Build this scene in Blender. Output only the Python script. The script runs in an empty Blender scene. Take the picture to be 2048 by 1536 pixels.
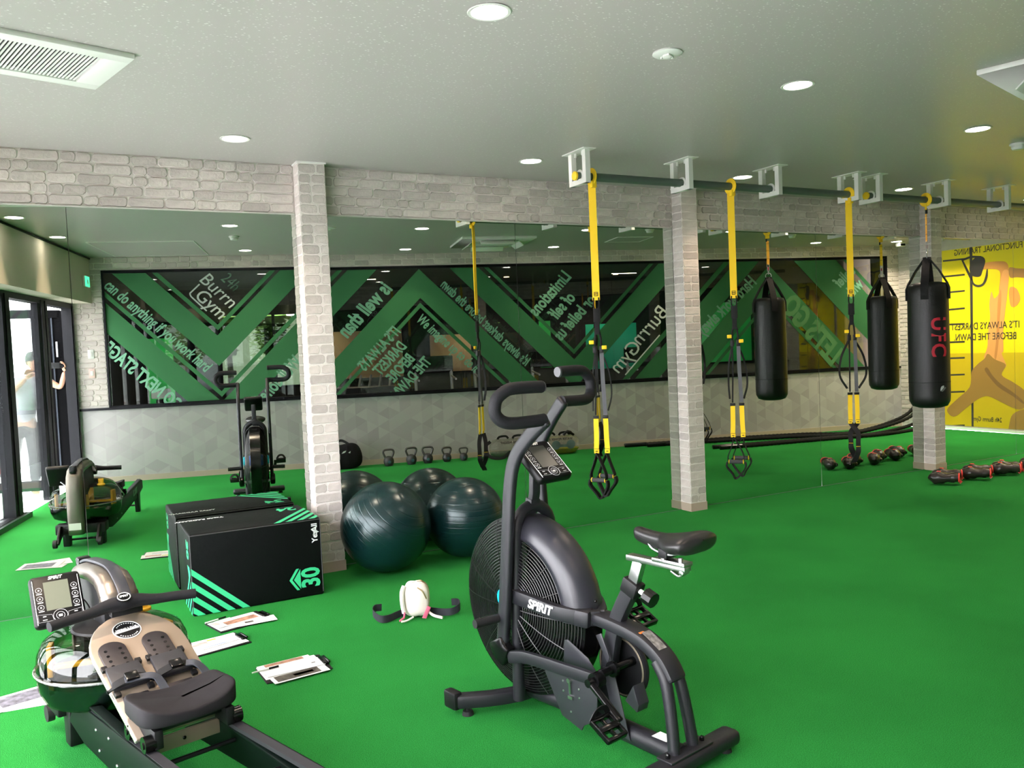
import bpy, bmesh, math, random
from mathutils import Vector, Matrix
R = math.radians; PI = math.pi
random.seed(7)
S = bpy.context.scene
COL = S.collection
# ---------------------------------------------------------------- camera, world, light, exposure
CAM = Vector((0.0, -6.12, 1.58))
def make_camera():
    yaw, pitch, roll, f = .490832, .0443673, -.0432175, 1680.9
    cy, sy, cp, sp = math.cos(yaw), math.sin(yaw), math.cos(pitch), math.sin(pitch)
    fwd = Vector((sy*cp, cy*cp, -sp)); right = Vector((cy, -sy, 0)); up = right.cross(fwd)
    cr, sr = math.cos(roll), math.sin(roll)
    r2 = cr*right + sr*up; u2 = -sr*right + cr*up
    cd = bpy.data.cameras.new('camera'); cd.sensor_width = 36; cd.lens = f/2048*36; cd.clip_start = .01; cd.clip_end = 300
    o = bpy.data.objects.new('camera', cd); COL.objects.link(o)
    o.matrix_world = Matrix(((r2.x, u2.x, -fwd.x, CAM.x), (r2.y, u2.y, -fwd.y, CAM.y), (r2.z, u2.z, -fwd.z, CAM.z), (0, 0, 0, 1)))
    S.camera = o
make_camera()
W = bpy.data.worlds.new('sky'); S.world = W; W.use_nodes = True
bg = W.node_tree.nodes['Background']; bg.inputs[0].default_value = (1, .955, .99, 1); bg.inputs[1].default_value = 23.0
S.view_settings.view_transform = 'Standard'; S.view_settings.look = 'None'; S.view_settings.gamma = 1
S.view_settings.use_curve_mapping = False; S.view_settings.exposure = 0.0
S.cycles.max_bounces = 10; S.cycles.diffuse_bounces = 5; S.cycles.glossy_bounces = 6; S.cycles.transparent_max_bounces = 24
S.cycles.use_denoising = True; S.cycles.sample_clamp_indirect = 4; S.cycles.blur_glossy = .5
LAMP_W = 7.5        # each ceiling downlight
LAMP_C = (1.0, .76, .56)

# ---------------------------------------------------------------- room coordinates
ZC = 2.956
WA = R(15.0); WD = (0.15-3*math.sin(WA))/math.cos(WA)+6.1203
W0 = Vector((3, -WD, 0)); WDIR = Vector((math.cos(WA), math.sin(WA), 0)); WN = Vector((-math.sin(WA), math.cos(WA), 0))
def ST(s, t, z=0): return W0+s*WDIR+t*WN+Vector((0, 0, z))
# matrix with x=along window wall (as the mirror shows it, left to right), y=into the room, z up
def MST(s=0, t=0, z=0): return Matrix.Translation(ST(s, t, z)) @ Matrix.Rotation(WA, 4, 'Z')

# ---------------------------------------------------------------- materials
MATS = {}
def mat(name, c=(.5, .5, .5), rough=.5, metal=0., spec=.5, bump=0, bs=50, var=0, vs=8, coat=0, emit=None, es=0, rnd=0, trans=0, sheen=0):
    if name in MATS: return MATS[name]
    m = bpy.data.materials.new(name); m.use_nodes = True; MATS[name] = m
    nt = m.node_tree; p = nt.nodes['Principled BSDF']; L = nt.links.new
    p.inputs['Base Color'].default_value = (*c, 1); p.inputs['Roughness'].default_value = rough; p.inputs['Metallic'].default_value = metal
    p.inputs['Specular IOR Level'].default_value = spec; p.inputs['Coat Weight'].default_value = coat
    if trans: p.inputs['Transmission Weight'].default_value = trans
    if emit: p.inputs['Emission Color'].default_value = (*emit, 1); p.inputs['Emission Strength'].default_value = es
    if var or rnd:
        src = None
        tc = nt.nodes.new('ShaderNodeTexCoord')
        mx = nt.nodes.new('ShaderNodeHueSaturation'); mx.inputs['Color'].default_value = (*c, 1)
        n = nt.nodes.new('ShaderNodeTexNoise'); n.inputs['Scale'].default_value = vs; n.inputs['Detail'].default_value = 4
        L(tc.outputs['Object'], n.inputs['Vector'])
        mr = nt.nodes.new('ShaderNodeMapRange'); mr.inputs['From Min'].default_value = .3; mr.inputs['From Max'].default_value = .7
        mr.inputs['To Min'].default_value = 1-var; mr.inputs['To Max'].default_value = 1+var
        L(n.outputs['Fac'], mr.inputs['Value']); src = mr.outputs[0]
        if rnd:
            oi = nt.nodes.new('ShaderNodeObjectInfo'); m2 = nt.nodes.new('ShaderNodeMapRange')
            m2.inputs['To Min'].default_value = 1-rnd; m2.inputs['To Max'].default_value = 1+rnd*.5
            L(oi.outputs['Random'], m2.inputs['Value'])
            mu = nt.nodes.new('ShaderNodeMath'); mu.operation = 'MULTIPLY'; L(src, mu.inputs[0]); L(m2.outputs[0], mu.inputs[1]); src = mu.outputs[0]
        L(src, mx.inputs['Value']); L(mx.outputs[0], p.inputs['Base Color'])
    if bump:
        tc = nt.nodes.new('ShaderNodeTexCoord'); n = nt.nodes.new('ShaderNodeTexNoise'); n.inputs['Scale'].default_value = bs; n.inputs['Detail'].default_value = 3
        b = nt.nodes.new('ShaderNodeBump'); b.inputs['Strength'].default_value = bump; b.inputs['Distance'].default_value = .005
        L(tc.outputs['Object'], n.inputs['Vector']); L(n.outputs['Fac'], b.inputs['Height']); L(b.outputs[0], p.inputs['Normal'])
    return m
def thin_glass(name, tint=(1, 1, 1), refl=1.0, rough=0.0, tsl=0, tslc=(1, 1, 1)):
    if name in MATS: return MATS[name]
    m = bpy.data.materials.new(name); m.use_nodes = True; MATS[name] = m
    nt = m.node_tree; nt.nodes.clear(); L = nt.links.new
    out = nt.nodes.new('ShaderNodeOutputMaterial'); t = nt.nodes.new('ShaderNodeBsdfTransparent'); t.inputs[0].default_value = (*tint, 1)
    g = nt.nodes.new('ShaderNodeBsdfGlossy'); g.inputs['Roughness'].default_value = rough; g.inputs[0].default_value = (refl, refl, refl, 1)
    fr = nt.nodes.new('ShaderNodeLayerWeight'); fr.inputs[0].default_value = .25
    mr = nt.nodes.new('ShaderNodeMapRange'); mr.inputs['To Min'].default_value = .04; mr.inputs['To Max'].default_value = .55
    L(fr.outputs['Fresnel'], mr.inputs['Value'])
    mx = nt.nodes.new('ShaderNodeMixShader'); L(mr.outputs[0], mx.inputs[0]); L(t.outputs[0], mx.inputs[1]); L(g.outputs[0], mx.inputs[2])
    last = mx
    if tsl:
        d = nt.nodes.new('ShaderNodeBsdfDiffuse'); d.inputs[0].default_value = (*tslc, 1)
        m2 = nt.nodes.new('ShaderNodeMixShader'); m2.inputs[0].default_value = tsl; L(mx.outputs[0], m2.inputs[1]); L(d.outputs[0], m2.inputs[2]); last = m2
    L(last.outputs[0], out.inputs[0]); return m
black_paint = mat('black_powder_coat', (.0095, .0095, .013), .44, spec=.38, bump=.15, bs=600)
black_plastic = mat('black_plastic', (.0035, .0035, .0045), .5, spec=.28)
black_gloss = mat('black_gloss', (.003, .003, .0035), .22, spec=.3)
rubber = mat('black_rubber', (.009, .009, .010), .65, spec=.3)
chrome = mat('chrome', (.52, .52, .53), .30, 1)
steel = mat('steel', (.45, .46, .48), .35, 1)
white_paint = mat('white_paint', (.88, .86, .83), .4)
white_plastic = mat('white_plastic', (.78, .78, .74), .45)
yellow_web = mat('yellow_webbing', (.90, .58, .010), .7, bump=.3, bs=400)
black_web = mat('black_webbing', (.006, .006, .0065), .75, spec=.25, bump=.3, bs=400)
grey_web = mat('grey_webbing', (.075, .075, .085), .7)
mint = mat('mint_print', (.035, .50, .22), .5)
white_print = mat('white_print', (.85, .85, .85), .5)
paper = mat('white_paper', (.85, .85, .86), .6)
brick_m = mat('pale_brick', (.60, .535, .505), .8, spec=.2, bump=.5, bs=60, var=.10, vs=18, rnd=.24)
mortar_m = mat('pale_mortar', (.74, .68, .65), .85, spec=.2, bump=.4, bs=80, var=.05, vs=14)
skirt_m = mat('beige_skirting', (.47, .37, .30), .6)
dark_frame = mat('dark_window_frame', (.004, .004, .006), .5, spec=.12)

def carpet_mat():
    m = mat('green_turf', (.02, .2, .05), .95, spec=.03); nt = m.node_tree; L = nt.links.new; p = nt.nodes['Principled BSDF']
    tc = nt.nodes.new('ShaderNodeTexCoord')
    n1 = nt.nodes.new('ShaderNodeTexNoise'); n1.inputs['Scale'].default_value = 260; n1.inputs['Detail'].default_value = 3
    n2 = nt.nodes.new('ShaderNodeTexNoise'); n2.inputs['Scale'].default_value = 1.1; n2.inputs['Detail'].default_value = 5
    for n in (n1, n2): L(tc.outputs['Object'], n.inputs['Vector'])
    cr = nt.nodes.new('ShaderNodeValToRGB'); cr.color_ramp.elements[0].position = .32; cr.color_ramp.elements[0].color = (.009, .112, .019, 1)
    cr.color_ramp.elements[1].position = .70; cr.color_ramp.elements[1].color = (.028, .250, .047, 1)
    L(n1.outputs['Fac'], cr.inputs[0])
    hs = nt.nodes.new('ShaderNodeHueSaturation'); mr = nt.nodes.new('ShaderNodeMapRange')
    mr.inputs['From Min'].default_value = .35; mr.inputs['From Max'].default_value = .65; mr.inputs['To Min'].default_value = .90; mr.inputs['To Max'].default_value = 1.10
    L(n2.outputs['Fac'], mr.inputs['Value']); L(mr.outputs[0], hs.inputs['Value']); L(cr.outputs[0], hs.inputs['Color']); L(hs.outputs[0], p.inputs['Base Color'])
    b = nt.nodes.new('ShaderNodeBump'); b.inputs['Strength'].default_value = .8; b.inputs['Distance'].default_value = .006
    L(n1.outputs['Fac'], b.inputs['Height']); L(b.outputs[0], p.inputs['Normal'])
    return m
def ceiling_mat():
    m = mat('sparkle_ceiling', (.70, .70, .67), .34, spec=.45); nt = m.node_tree; L = nt.links.new; p = nt.nodes['Principled BSDF']
    tc = nt.nodes.new('ShaderNodeTexCoord'); mp = nt.nodes.new('ShaderNodeMapping'); mp.inputs['Scale'].default_value = (1, 1.7, 1); mp.inputs['Rotation'].default_value = (0, 0, .6)
    v = nt.nodes.new('ShaderNodeTexVoronoi'); v.inputs['Scale'].default_value = 38
    L(tc.outputs['Object'], mp.inputs[0]); L(mp.outputs[0], v.inputs['Vector'])
    n = nt.nodes.new('ShaderNodeTexNoise'); n.inputs['Scale'].default_value = 60; L(tc.outputs['Object'], n.inputs['Vector'])
    mth = nt.nodes.new('ShaderNodeMath'); mth.operation = 'ADD'; L(v.outputs['Distance'], mth.inputs[0])
    m3 = nt.nodes.new('ShaderNodeMath'); m3.operation = 'MULTIPLY'; m3.inputs[1].default_value = .45; L(n.outputs['Fac'], m3.inputs[0]); L(m3.outputs[0], mth.inputs[1])
    cr = nt.nodes.new('ShaderNodeValToRGB'); cr.color_ramp.elements[0].position = .32; cr.color_ramp.elements[0].color = (1, 1, 1, 1)
    cr.color_ramp.elements[1].position = .43; cr.color_ramp.elements[1].color = (0, 0, 0, 1); L(mth.outputs[0], cr.inputs[0])
    mx = nt.nodes.new('ShaderNodeMix'); mx.data_type = 'RGBA'; mx.inputs[6].default_value = (.47, .43, .42, 1); mx.inputs[7].default_value = (.95, .92, .90, 1)
    L(cr.outputs[0], mx.inputs[0]); L(mx.outputs[2], p.inputs['Base Color'])
    mr = nt.nodes.new('ShaderNodeMapRange'); mr.inputs['To Min'].default_value = .36; mr.inputs['To Max'].default_value = .18; L(cr.outputs[0], mr.inputs['Value']); L(mr.outputs[0], p.inputs['Roughness'])
    b = nt.nodes.new('ShaderNodeBump'); b.inputs['Strength'].default_value = .12; b.inputs['Distance'].default_value = .003; L(cr.outputs[0], b.inputs['Height']); L(b.outputs[0], p.inputs['Normal'])
    return m
def triangle_paper():
    m = mat('triangle_wallpaper', (.5, .5, .5), .75, spec=.2); nt = m.node_tree; L = nt.links.new; p = nt.nodes['Principled BSDF']
    tc = nt.nodes.new('ShaderNodeTexCoord'); sp = nt.nodes.new('ShaderNodeSeparateXYZ'); L(tc.outputs['Object'], sp.inputs[0])
    def M(op, a, b=None):
        n = nt.nodes.new('ShaderNodeMath'); n.operation = op
        for i, x in enumerate((a, b)):
            if x is None: continue
            if isinstance(x, (int, float)): n.inputs[i].default_value = x
            else: L(x, n.inputs[i])
        return n.outputs[0]
    w = .155; X = M('DIVIDE', sp.outputs[0], w); Z = M('DIVIDE', sp.outputs[2], w*1.1547)
    h = M('MULTIPLY', X, .5)
    a = M('FLOOR', X); b = M('FLOOR', M('ADD', Z, h)); c = M('FLOOR', M('SUBTRACT', Z, h))
    cb = nt.nodes.new('ShaderNodeCombineXYZ'); L(a, cb.inputs[0]); L(b, cb.inputs[1]); L(c, cb.inputs[2])
    wn = nt.nodes.new('ShaderNodeTexWhiteNoise'); L(cb.outputs[0], wn.inputs['Vector'])
    cr = nt.nodes.new('ShaderNodeValToRGB'); cr.color_ramp.interpolation = 'CONSTANT'
    e = cr.color_ramp.elements; e[0].color = (.37, .345, .352, 1); e[1].position = .22; e[1].color = (.40, .374, .382, 1)
    for pos, v in ((.5, .435), (.78, .465)): q = e.new(pos); q.color = (v, v*.94, v*.955, 1)
    L(wn.outputs['Value'], cr.inputs[0]); L(cr.outputs[0], p.inputs['Base Color'])
    return m
def mirror_mat():
    m = bpy.data.materials.new('mirror_glass'); m.use_nodes = True; nt = m.node_tree; nt.nodes.clear()
    g = nt.nodes.new('ShaderNodeBsdfGlossy'); g.inputs[0].default_value = (.79, .84, .80, 1); g.inputs['Roughness'].default_value = 0
    o = nt.nodes.new('ShaderNodeOutputMaterial'); nt.links.new(g.outputs[0], o.inputs[0]); MATS['mirror_glass'] = m; return m
CARPET, CEIL, TRI, MIRR = carpet_mat(), ceiling_mat(), triangle_paper(), mirror_mat()
GLASS = thin_glass('window_glass', (.94, .97, .95))
GLASS_D = thin_glass('entrance_glass', (.93, .95, .95))

# ---------------------------------------------------------------- mesh helpers
class MB:
    def __init__(s): s.v = []; s.f = []; s.m = []; s.mats = []
    def add(s, vs, fs, M=None, mi=0):
        n = len(s.v)
        for v in vs: s.v.append(tuple(M @ Vector(v)) if M is not None else tuple(v))
        for f in fs: s.f.append([i+n for i in f]); s.m.append(mi)
        return s
    def box(s, c, d, M=None, mi=0):
        x, y, z = [a/2 for a in d]; cx, cy, cz = c
        vs = [(cx+i*x, cy+j*y, cz+k*z) for k in (-1, 1) for j in (-1, 1) for i in (-1, 1)]
        return s.add(vs, [(0, 2, 3, 1), (4, 5, 7, 6), (0, 1, 5, 4), (2, 6, 7, 3), (0, 4, 6, 2), (1, 3, 7, 5)], M, mi)
    def prism(s, pts, h0, h1, M=None, mi=0):       # polygon in xy, extruded in z
        n = len(pts); a = sum(pts[i][0]*pts[(i+1) % n][1]-pts[(i+1) % n][0]*pts[i][1] for i in range(n))
        if a < 0: pts = pts[::-1]
        vs = [(x, y, h0) for x, y in pts]+[(x, y, h1) for x, y in pts]
        fs = [tuple(range(n))[::-1], tuple(range(n, 2*n))]+[(i, (i+1) % n, n+(i+1) % n, n+i) for i in range(n)]
        return s.add(vs, fs, M, mi)
    def tube(s, path, r, seg=10, closed=False, M=None, mi=0, flat=None, up=None, caps=True):
        # r: number or list; flat=(w,h) rectangular section
        P = [Vector(p) for p in path]; n = len(P)
        T = []
        for i in range(n):
            if closed: t = P[(i+1) % n]-P[i-1]
            else: t = P[min(i+1, n-1)]-P[max(i-1, 0)]
            T.append(t.normalized() if t.length > 1e-9 else Vector((0, 0, 1)))
        ref = Vector(up) if up else (Vector((0, 0, 1)) if abs(T[0].z) < .9 else Vector((1, 0, 0)))
        vs = []; fs = []
        nrm = (ref-T[0]*ref.dot(T[0])).normalized()
        for i in range(n):
            if up: nrm = (ref-T[i]*ref.dot(T[i]));  nrm = nrm.normalized() if nrm.length > 1e-6 else Vector((1, 0, 0))
            else:
                nrm = nrm-T[i]*nrm.dot(T[i]); nrm.normalize()
            b = T[i].cross(nrm)
            rr = r[i] if isinstance(r, (list, tuple)) else r
            if flat:
                w, h = flat; k = rr if isinstance(r, (list, tuple)) else 1
                offs = [(w/2*k, h/2*k), (-w/2*k, h/2*k), (-w/2*k, -h/2*k), (w/2*k, -h/2*k)]
            else: offs = [(math.cos(2*PI*j/seg)*rr, math.sin(2*PI*j/seg)*rr) for j in range(seg)]
            for a, c in offs: vs.append(P[i]+b*a+nrm*c)
        m = 4 if flat else seg
        for i in range(n if closed else n-1):
            for j in range(m):
                a = i*m+j; b = i*m+(j+1) % m; c = ((i+1) % n)*m+(j+1) % m; d = ((i+1) % n)*m+j
                fs.append((a, b, c, d))
        if not closed and caps: fs += [tuple(range(m))[::-1], tuple(range((n-1)*m, n*m))]
        return s.add(vs, fs, M, mi)
    def lathe(s, prof, seg=24, M=None, mi=0, sx=1, sy=1, ang=2*PI):     # prof: (r,z)
        vs = []; fs = []; full = abs(ang-2*PI) < 1e-6; n = len(prof); k = seg if full else seg+1
        for r, z in prof:
            for j in range(k):
                a = ang*j/seg; vs.append((r*math.cos(a)*sx, r*math.sin(a)*sy, z))
        for i in range(n-1):
            for j in range(seg):
                a = i*k+j; b = i*k+(j+1) % k; fs.append((a, b, b+k, a+k))
        if full:
            if prof[0][0] > 1e-5: fs.append(tuple(range(k))[::-1])
            if prof[-1][0] > 1e-5: fs.append(tuple(range((n-1)*k, n*k)))
        return s.add(vs, fs, M, mi)
    def cyl(s, a, b, r, seg=16, mi=0, r2=None):
        return s.tube([a, b], [r, r if r2 is None else r2], seg, mi=mi)
    def sphere(s, c, r, seg=16, M=None, mi=0):
        if isinstance(r, (int, float)): r = (r, r, r)
        n = seg//2; prof = [(max(math.sin(PI*i/n), 1e-6), -math.cos(PI*i/n)) for i in range(n+1)]
        T = Matrix.Translation(c) @ Matrix.Diagonal((*r, 1))
        return s.lathe(prof, seg, (M @ T) if M is not None else T, mi)
    def grid(s, f, nu, nv, M=None, mi=0, wrap=False):
        vs = [f(i/nu, j/nv) for j in range(nv+1) for i in range(nu+1)]
        fs = [(j*(nu+1)+i, j*(nu+1)+i+1, (j+1)*(nu+1)+i+1, (j+1)*(nu+1)+i) for j in range(nv) for i in range(nu)]
        return s.add(vs, fs, M, mi)
def _pane_mesh(c, d, m):
    q = MB().box(c, d); me = bpy.data.meshes.new('pane'); me.from_pydata(q.v, [], q.f); me.materials.append(m); return me
MB.pane_mesh = staticmethod(_pane_mesh)
def link(name, me, parent=None, M=None):
    o = bpy.data.objects.new(name, me); COL.objects.link(o)
    if parent is not None: o.parent = parent
    if M is not None: o.matrix_local = M
    return o
def build(name, mb, m, parent=None, bev=0, seg=2, smooth=True, M=None, ang=35, sub=0, solid=0):
    me = bpy.data.meshes.new(name); me.from_pydata(mb.v, [], mb.f)
    ms = m if isinstance(m, (list, tuple)) else [m]
    for x in ms: me.materials.append(x)
    for p, i in zip(me.polygons, mb.m): p.material_index = min(i, len(ms)-1)
    bm = bmesh.new(); bm.from_mesh(me)
    bmesh.ops.remove_doubles(bm, verts=bm.verts, dist=1e-6)
    bmesh.ops.recalc_face_normals(bm, faces=bm.faces)
    if bev:
        es = [e for e in bm.edges if len(e.link_faces) == 2 and e.calc_face_angle(0) > R(30)]
        if es: bmesh.ops.bevel(bm, geom=es, offset=bev, segments=seg, profile=.5, affect='EDGES', clamp_overlap=True)
    bm.to_mesh(me); bm.free()
    if smooth:
        me.polygons.foreach_set('use_smooth', [True]*len(me.polygons)); me.set_sharp_from_angle(angle=R(ang))
    o = link(name, me, parent, M)
    if sub: md = o.modifiers.new('sub', 'SUBSURF'); md.levels = sub; md.render_levels = sub
    if solid: md = o.modifiers.new('thick', 'SOLIDIFY'); md.thickness = solid; md.offset = 0
    return o
def tag(o, label=None, cat=None, group=None, kind=None):
    if label: o['label'] = label
    if cat: o['category'] = cat
    if group: o['group'] = group
    if kind: o['kind'] = kind
    return o
def thing(name, label, cat, M=None, group=None):
    o = bpy.data.objects.new(name, None); COL.objects.link(o); o.empty_display_size = .1
    if M is not None: o.matrix_world = M
    return tag(o, label, cat, group)
def struct(name, mb, m, label=None, **k):
    o = build(name, mb, m, **k); o['kind'] = 'structure'
    if label: o['label'] = label
    return o
def copy_tree(o, parent=None):
    c = o.copy(); COL.objects.link(c)
    if parent is not None: c.parent = parent
    for ch in list(o.children): copy_tree(ch, c)
    return c
def TR(x, y, z=0, rz=0, rx=0, ry=0, s=1):
    return Matrix.Translation((x, y, z)) @ Matrix.Rotation(rz, 4, 'Z') @ Matrix.Rotation(ry, 4, 'Y') @ Matrix.Rotation(rx, 4, 'X') @ Matrix.Scale(s, 4)
def frame(o, x, y):      # matrix with origin o, x axis, y axis
    x = Vector(x).normalized(); y = Vector(y); y = (y-x*y.dot(x)).normalized(); z = x.cross(y)
    return Matrix(((x.x, y.x, z.x, o[0]), (x.y, y.y, z.y, o[1]), (x.z, y.z, z.z, o[2]), (0, 0, 0, 1)))
def text_mesh(txt, size=.1, bold=0, ext=.0006, sx=1, shear=0, align='CENTER', spacing=1.0, line=1.0):
    cu = bpy.data.curves.new('text', 'FONT'); cu.body = txt; cu.size = size; cu.extrude = ext; cu.offset = bold*size; cu.shear = shear
    cu.align_x = align; cu.align_y = 'CENTER'; cu.space_character = spacing; cu.space_line = line; cu.resolution_u = 3
    o = bpy.data.objects.new('text', cu); COL.objects.link(o); bpy.context.view_layer.update()
    me = bpy.data.meshes.new_from_object(o.evaluated_get(bpy.context.evaluated_depsgraph_get()))
    bpy.data.objects.remove(o); bpy.data.curves.remove(cu)
    if sx != 1:
        for v in me.vertices: v.co.x *= sx
    return me
def lettering(txt, m, parent, M, name='lettering', **k):
    me = text_mesh(txt, **k); me.materials.clear(); me.materials.append(m)
    return link(name, me, parent, M)
def arc(c, r, a0, a1, n, plane='xz', off=0):
    out = []
    for i in range(n+1):
        a = a0+(a1-a0)*i/n; p, q = c[0]+r*math.cos(a), c[1]+r*math.sin(a)
        out.append({'xz': (p, off, q), 'yz': (off, p, q), 'xy': (p, q, off)}[plane])
    return out
def smooth_path(pts, n=8):           # Catmull-Rom
    P = [Vector(p) for p in pts]; P = [2*P[0]-P[1]]+P+[2*P[-1]-P[-2]]; out = []
    for i in range(1, len(P)-2):
        for k in range(n):
            t = k/n; a, b, c, d = P[i-1], P[i], P[i+1], P[i+2]
            out.append(.5*((2*b)+(c-a)*t+(2*a-5*b+4*c-d)*t*t+(3*b-a-3*c+d)*t**3))
    out.append(P[-2]); return out

# ---------------------------------------------------------------- bricks
def brick_mesh(L, H, seed):
    rn = random.Random(seed); D = .011; pts = []
    def j(a): return rn.uniform(-a, a)
    c = .012
    base = [(-L/2, -H/2+c), (-L/2+c, -H/2), (-L/6, -H/2), (L/6, -H/2), (L/2-c, -H/2), (L/2, -H/2+c), (L/2, H/2-c), (L/2-c, H/2), (0, H/2), (-L/2+c, H/2), (-L/2, H/2-c)]
    pts = [(x+j(.003), y+j(.0035)) for x, y in base]
    n = len(pts); vs = [(x, 0, y) for x, y in pts]+[(x*.97, -D*(.8+.2*rn.random()), y*.90) for x, y in pts]
    fs = [tuple(range(n, 2*n))]+[(i, (i+1) % n, n+(i+1) % n, n+i) for i in range(n)]
    me = bpy.data.meshes.new('brick'); me.from_pydata(vs, [], fs); me.materials.append(brick_m)
    return me
CH = .071
BRK = {}
for L in (.09, .13, .17, .20, .23):
    BRK[L] = [brick_mesh(L-.010, CH-.010, int(L*100)*10+i) for i in range(3)]
def brick_face(parent, M, x0, x1, z0, z1, seed=1, dep=1.0, stuff=False):
    """fill a rectangle of the plane y=0 of M (facing -y) with bricks as children of parent"""
    rn = random.Random(seed); rows = max(1, round((z1-z0)/CH)); h = (z1-z0)/rows; inv = parent.matrix_world.inverted(); mb = MB()
    for r in range(rows):
        z = z0+(r+.5)*h; x = x0; first = True
        while x < x1-.02:
            rem = x1-x; ch = [l for l in BRK if l <= rem+.001]
            if first and r % 2: ch = [l for l in ch if l < .15] or ch
            L = rn.choice(ch) if ch else .09
            if rem-L < .06: L2 = rem
            else: L2 = L
            first = False
            key = min(BRK, key=lambda a: abs(a-L2)); me = rn.choice(BRK[key])
            T = M @ Matrix.Translation((x+L2/2, 0, z)) @ Matrix.Diagonal(((L2-.010)/(key-.010), dep, h/CH, 1))
            if stuff: mb.add([v.co[:] for v in me.vertices], [p.vertices[:] for p in me.polygons], inv @ T)
            else: link('brick', me, parent, inv @ T)
            x += L2
    if stuff: tag(build('brickwork', mb, brick_m, parent, smooth=False), kind='stuff')

# ================================================================ THE SETTING
XR = 12.2; XL = -1.52
A_ = Vector((XL, 0, 0)); B_ = ST(-2.95, 0); C_ = ST(9.45, 0); D_ = Vector((XR, 0, 0))
room = [(A_.x-.02, .0), (ST(-3.0, 0).x, ST(-3.0, 0).y), (C_.x, C_.y), (XR, 0)]
struct('floor', MB().prism(room, -.05, 0), CARPET, 'bright green artificial turf floor', smooth=False)
ceil = struct('ceiling', MB().prism([(A_.x-.2, .1), (ST(-3.0, -.15).x, ST(-3.0, -.15).y), (ST(9.7, -.15).x, ST(9.7, -.15).y), (XR+.2, .1)], ZC, ZC+.12), CEIL, 'pale ceiling with a sparkling wallpaper finish', smooth=False)

# ---- mirror wall: beam, pillars, mirrors
wall_mirror = struct('wall_front', MB().box((5.34, .06, (2.604+ZC)/2), (13.8, .12, ZC-2.604)).box((5.34, .09, 1.3), (13.8, .06, 2.61)), mortar_m, 'beam clad in pale bricks above the mirrors', smooth=False)
PIL = [(1.552, 1.752, .14), (5.0, 5.187, .14), (8.48, 8.668, .14)]
segs = [(-.55, 1.552), (1.752, 5.0), (5.187, 8.48), (8.668, 10.5)]
for i, (a, b) in enumerate(segs): brick_face(wall_mirror, Matrix.Identity(4), a, b, 2.608, ZC-.002, seed=20+i)
tag(build('beam_edge', MB().box((5.34, -.004, 2.602), (13.7, .016, .010)), mat('edge_strip', (.62, .60, .56), .4, .2), wall_mirror, smooth=False), 'pale edge strip along the underside of the beam')
for k, (a, b, d) in enumerate(PIL):
    p = struct('pillar', MB().box(((a+b)/2, -d/2+.002, ZC/2), (b-a-.008, d-.004, ZC)), mortar_m, ['brick-clad pillar beside the exercise balls and the plyo box', 'brick-clad pillar in the middle of the mirrors', 'brick-clad pillar behind the punching bag'][k], smooth=False)
    brick_face(p, TR(0, -d+.0045, 0), a+.001, b-.001, .078, ZC-.012, seed=50+k, dep=.4)
    brick_face(p, TR(a+.0045, 0, 0, rz=-PI/2), 0.0, d-.001, .078, ZC-.012, seed=60+k, dep=.4)
    brick_face(p, TR(b-.0045, -d, 0, rz=PI/2), 0.001, d, .078, ZC-.012, seed=70+k, dep=.4)
    build('skirting', MB().box(((a+b)/2, -d/2, .037), (b-a+.004, d+.004, .074)), skirt_m, p, smooth=False)
    build('cap_strip', MB().box(((a+b)/2, -d/2, ZC-.006), (b-a+.012, d+.012, .012)), white_paint, p, smooth=False)
pans = [(-1.50, .083, -.0015, .002), (.087, 1.553, -.0015, .002), (1.751, 3.358, 0, 0), (3.362, 5.001, 0, 0), (5.186, 6.846, 0, 0), (6.850, 8.481, 0, 0), (8.667, 10.208, 0, 0), (10.212, 12.15, 0, 0)]
plab = ['mirror panel left of the thin joint, reflecting the entrance', 'mirror panel behind the black plyo box', 'mirror panel behind the exercise balls', 'mirror panel behind the first yellow suspension strap',
        'mirror panel between the middle pillar and the joint', 'mirror panel behind the third suspension strap', 'mirror panel right of the last pillar, reflecting the yellow poster', 'mirror panel at the far end of the wall']
for (a, b, tx, tz), lb in zip(pans, plab):
    o = build('mirror_panel', MB().box((0, .004, 1.30), (b-a, .008, 2.597)), MIRR, smooth=False); o.data.materials.append(steel)
    for p in o.data.polygons:
        if p.normal.y > -.5: p.material_index = 1
    o.matrix_world = TR((a+b)/2, 0 if not tx else -.003, 0, rx=-tx if tx else 0); tag(o, lb, 'mirror', 'mirror panels along the wall')
trim = struct('trim_1', MB().box((5.3, -.003, .002), (13.6, .005, .004)), mat('mirror_channel', (.05, .12, .07), .5), 'thin metal channel under the mirrors', smooth=False)

# ---- window wall (seen in the mirror)
ZB, ZT = .985, 2.785
MW = MST()
wb_ = MB().box((3.25, -.08, ZB/2), (12.4, .16, ZB))
wb_.box((3.25, -.08, (ZT+ZC)/2), (12.4, .16, ZC-ZT)).box((-2.755, -.08, (ZB+ZT)/2), (.39, .16, ZT-ZB)).box((9.34, -.08, (ZB+ZT)/2), (.22, .16, ZT-ZB))
wall_win = struct('wall_back', wb_, mortar_m, 'wall with the long graphic window and patterned wallpaper below', smooth=False, M=MW)
bpy.context.view_layer.update()
def MF(s): return Matrix.Translation(ST(s, .0)) @ Matrix.Rotation(WA+PI, 4, 'Z')
brick_face(wall_win, MF(9.45), 0, 12.4, ZT+.02, ZC-.002, seed=3)
brick_face(wall_win, MF(-2.56), 0, .39, ZB+.03, ZT+.02, seed=4)
brick_face(wall_win, MF(9.45), 0, .22, ZB+.03, ZT+.02, seed=5)
build('wallpaper', MB().box((3.25, .003, (ZB-.03)/2+.04), (12.39, .006, ZB-.03-.08+.08)), TRI, wall_win, smooth=False)
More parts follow.
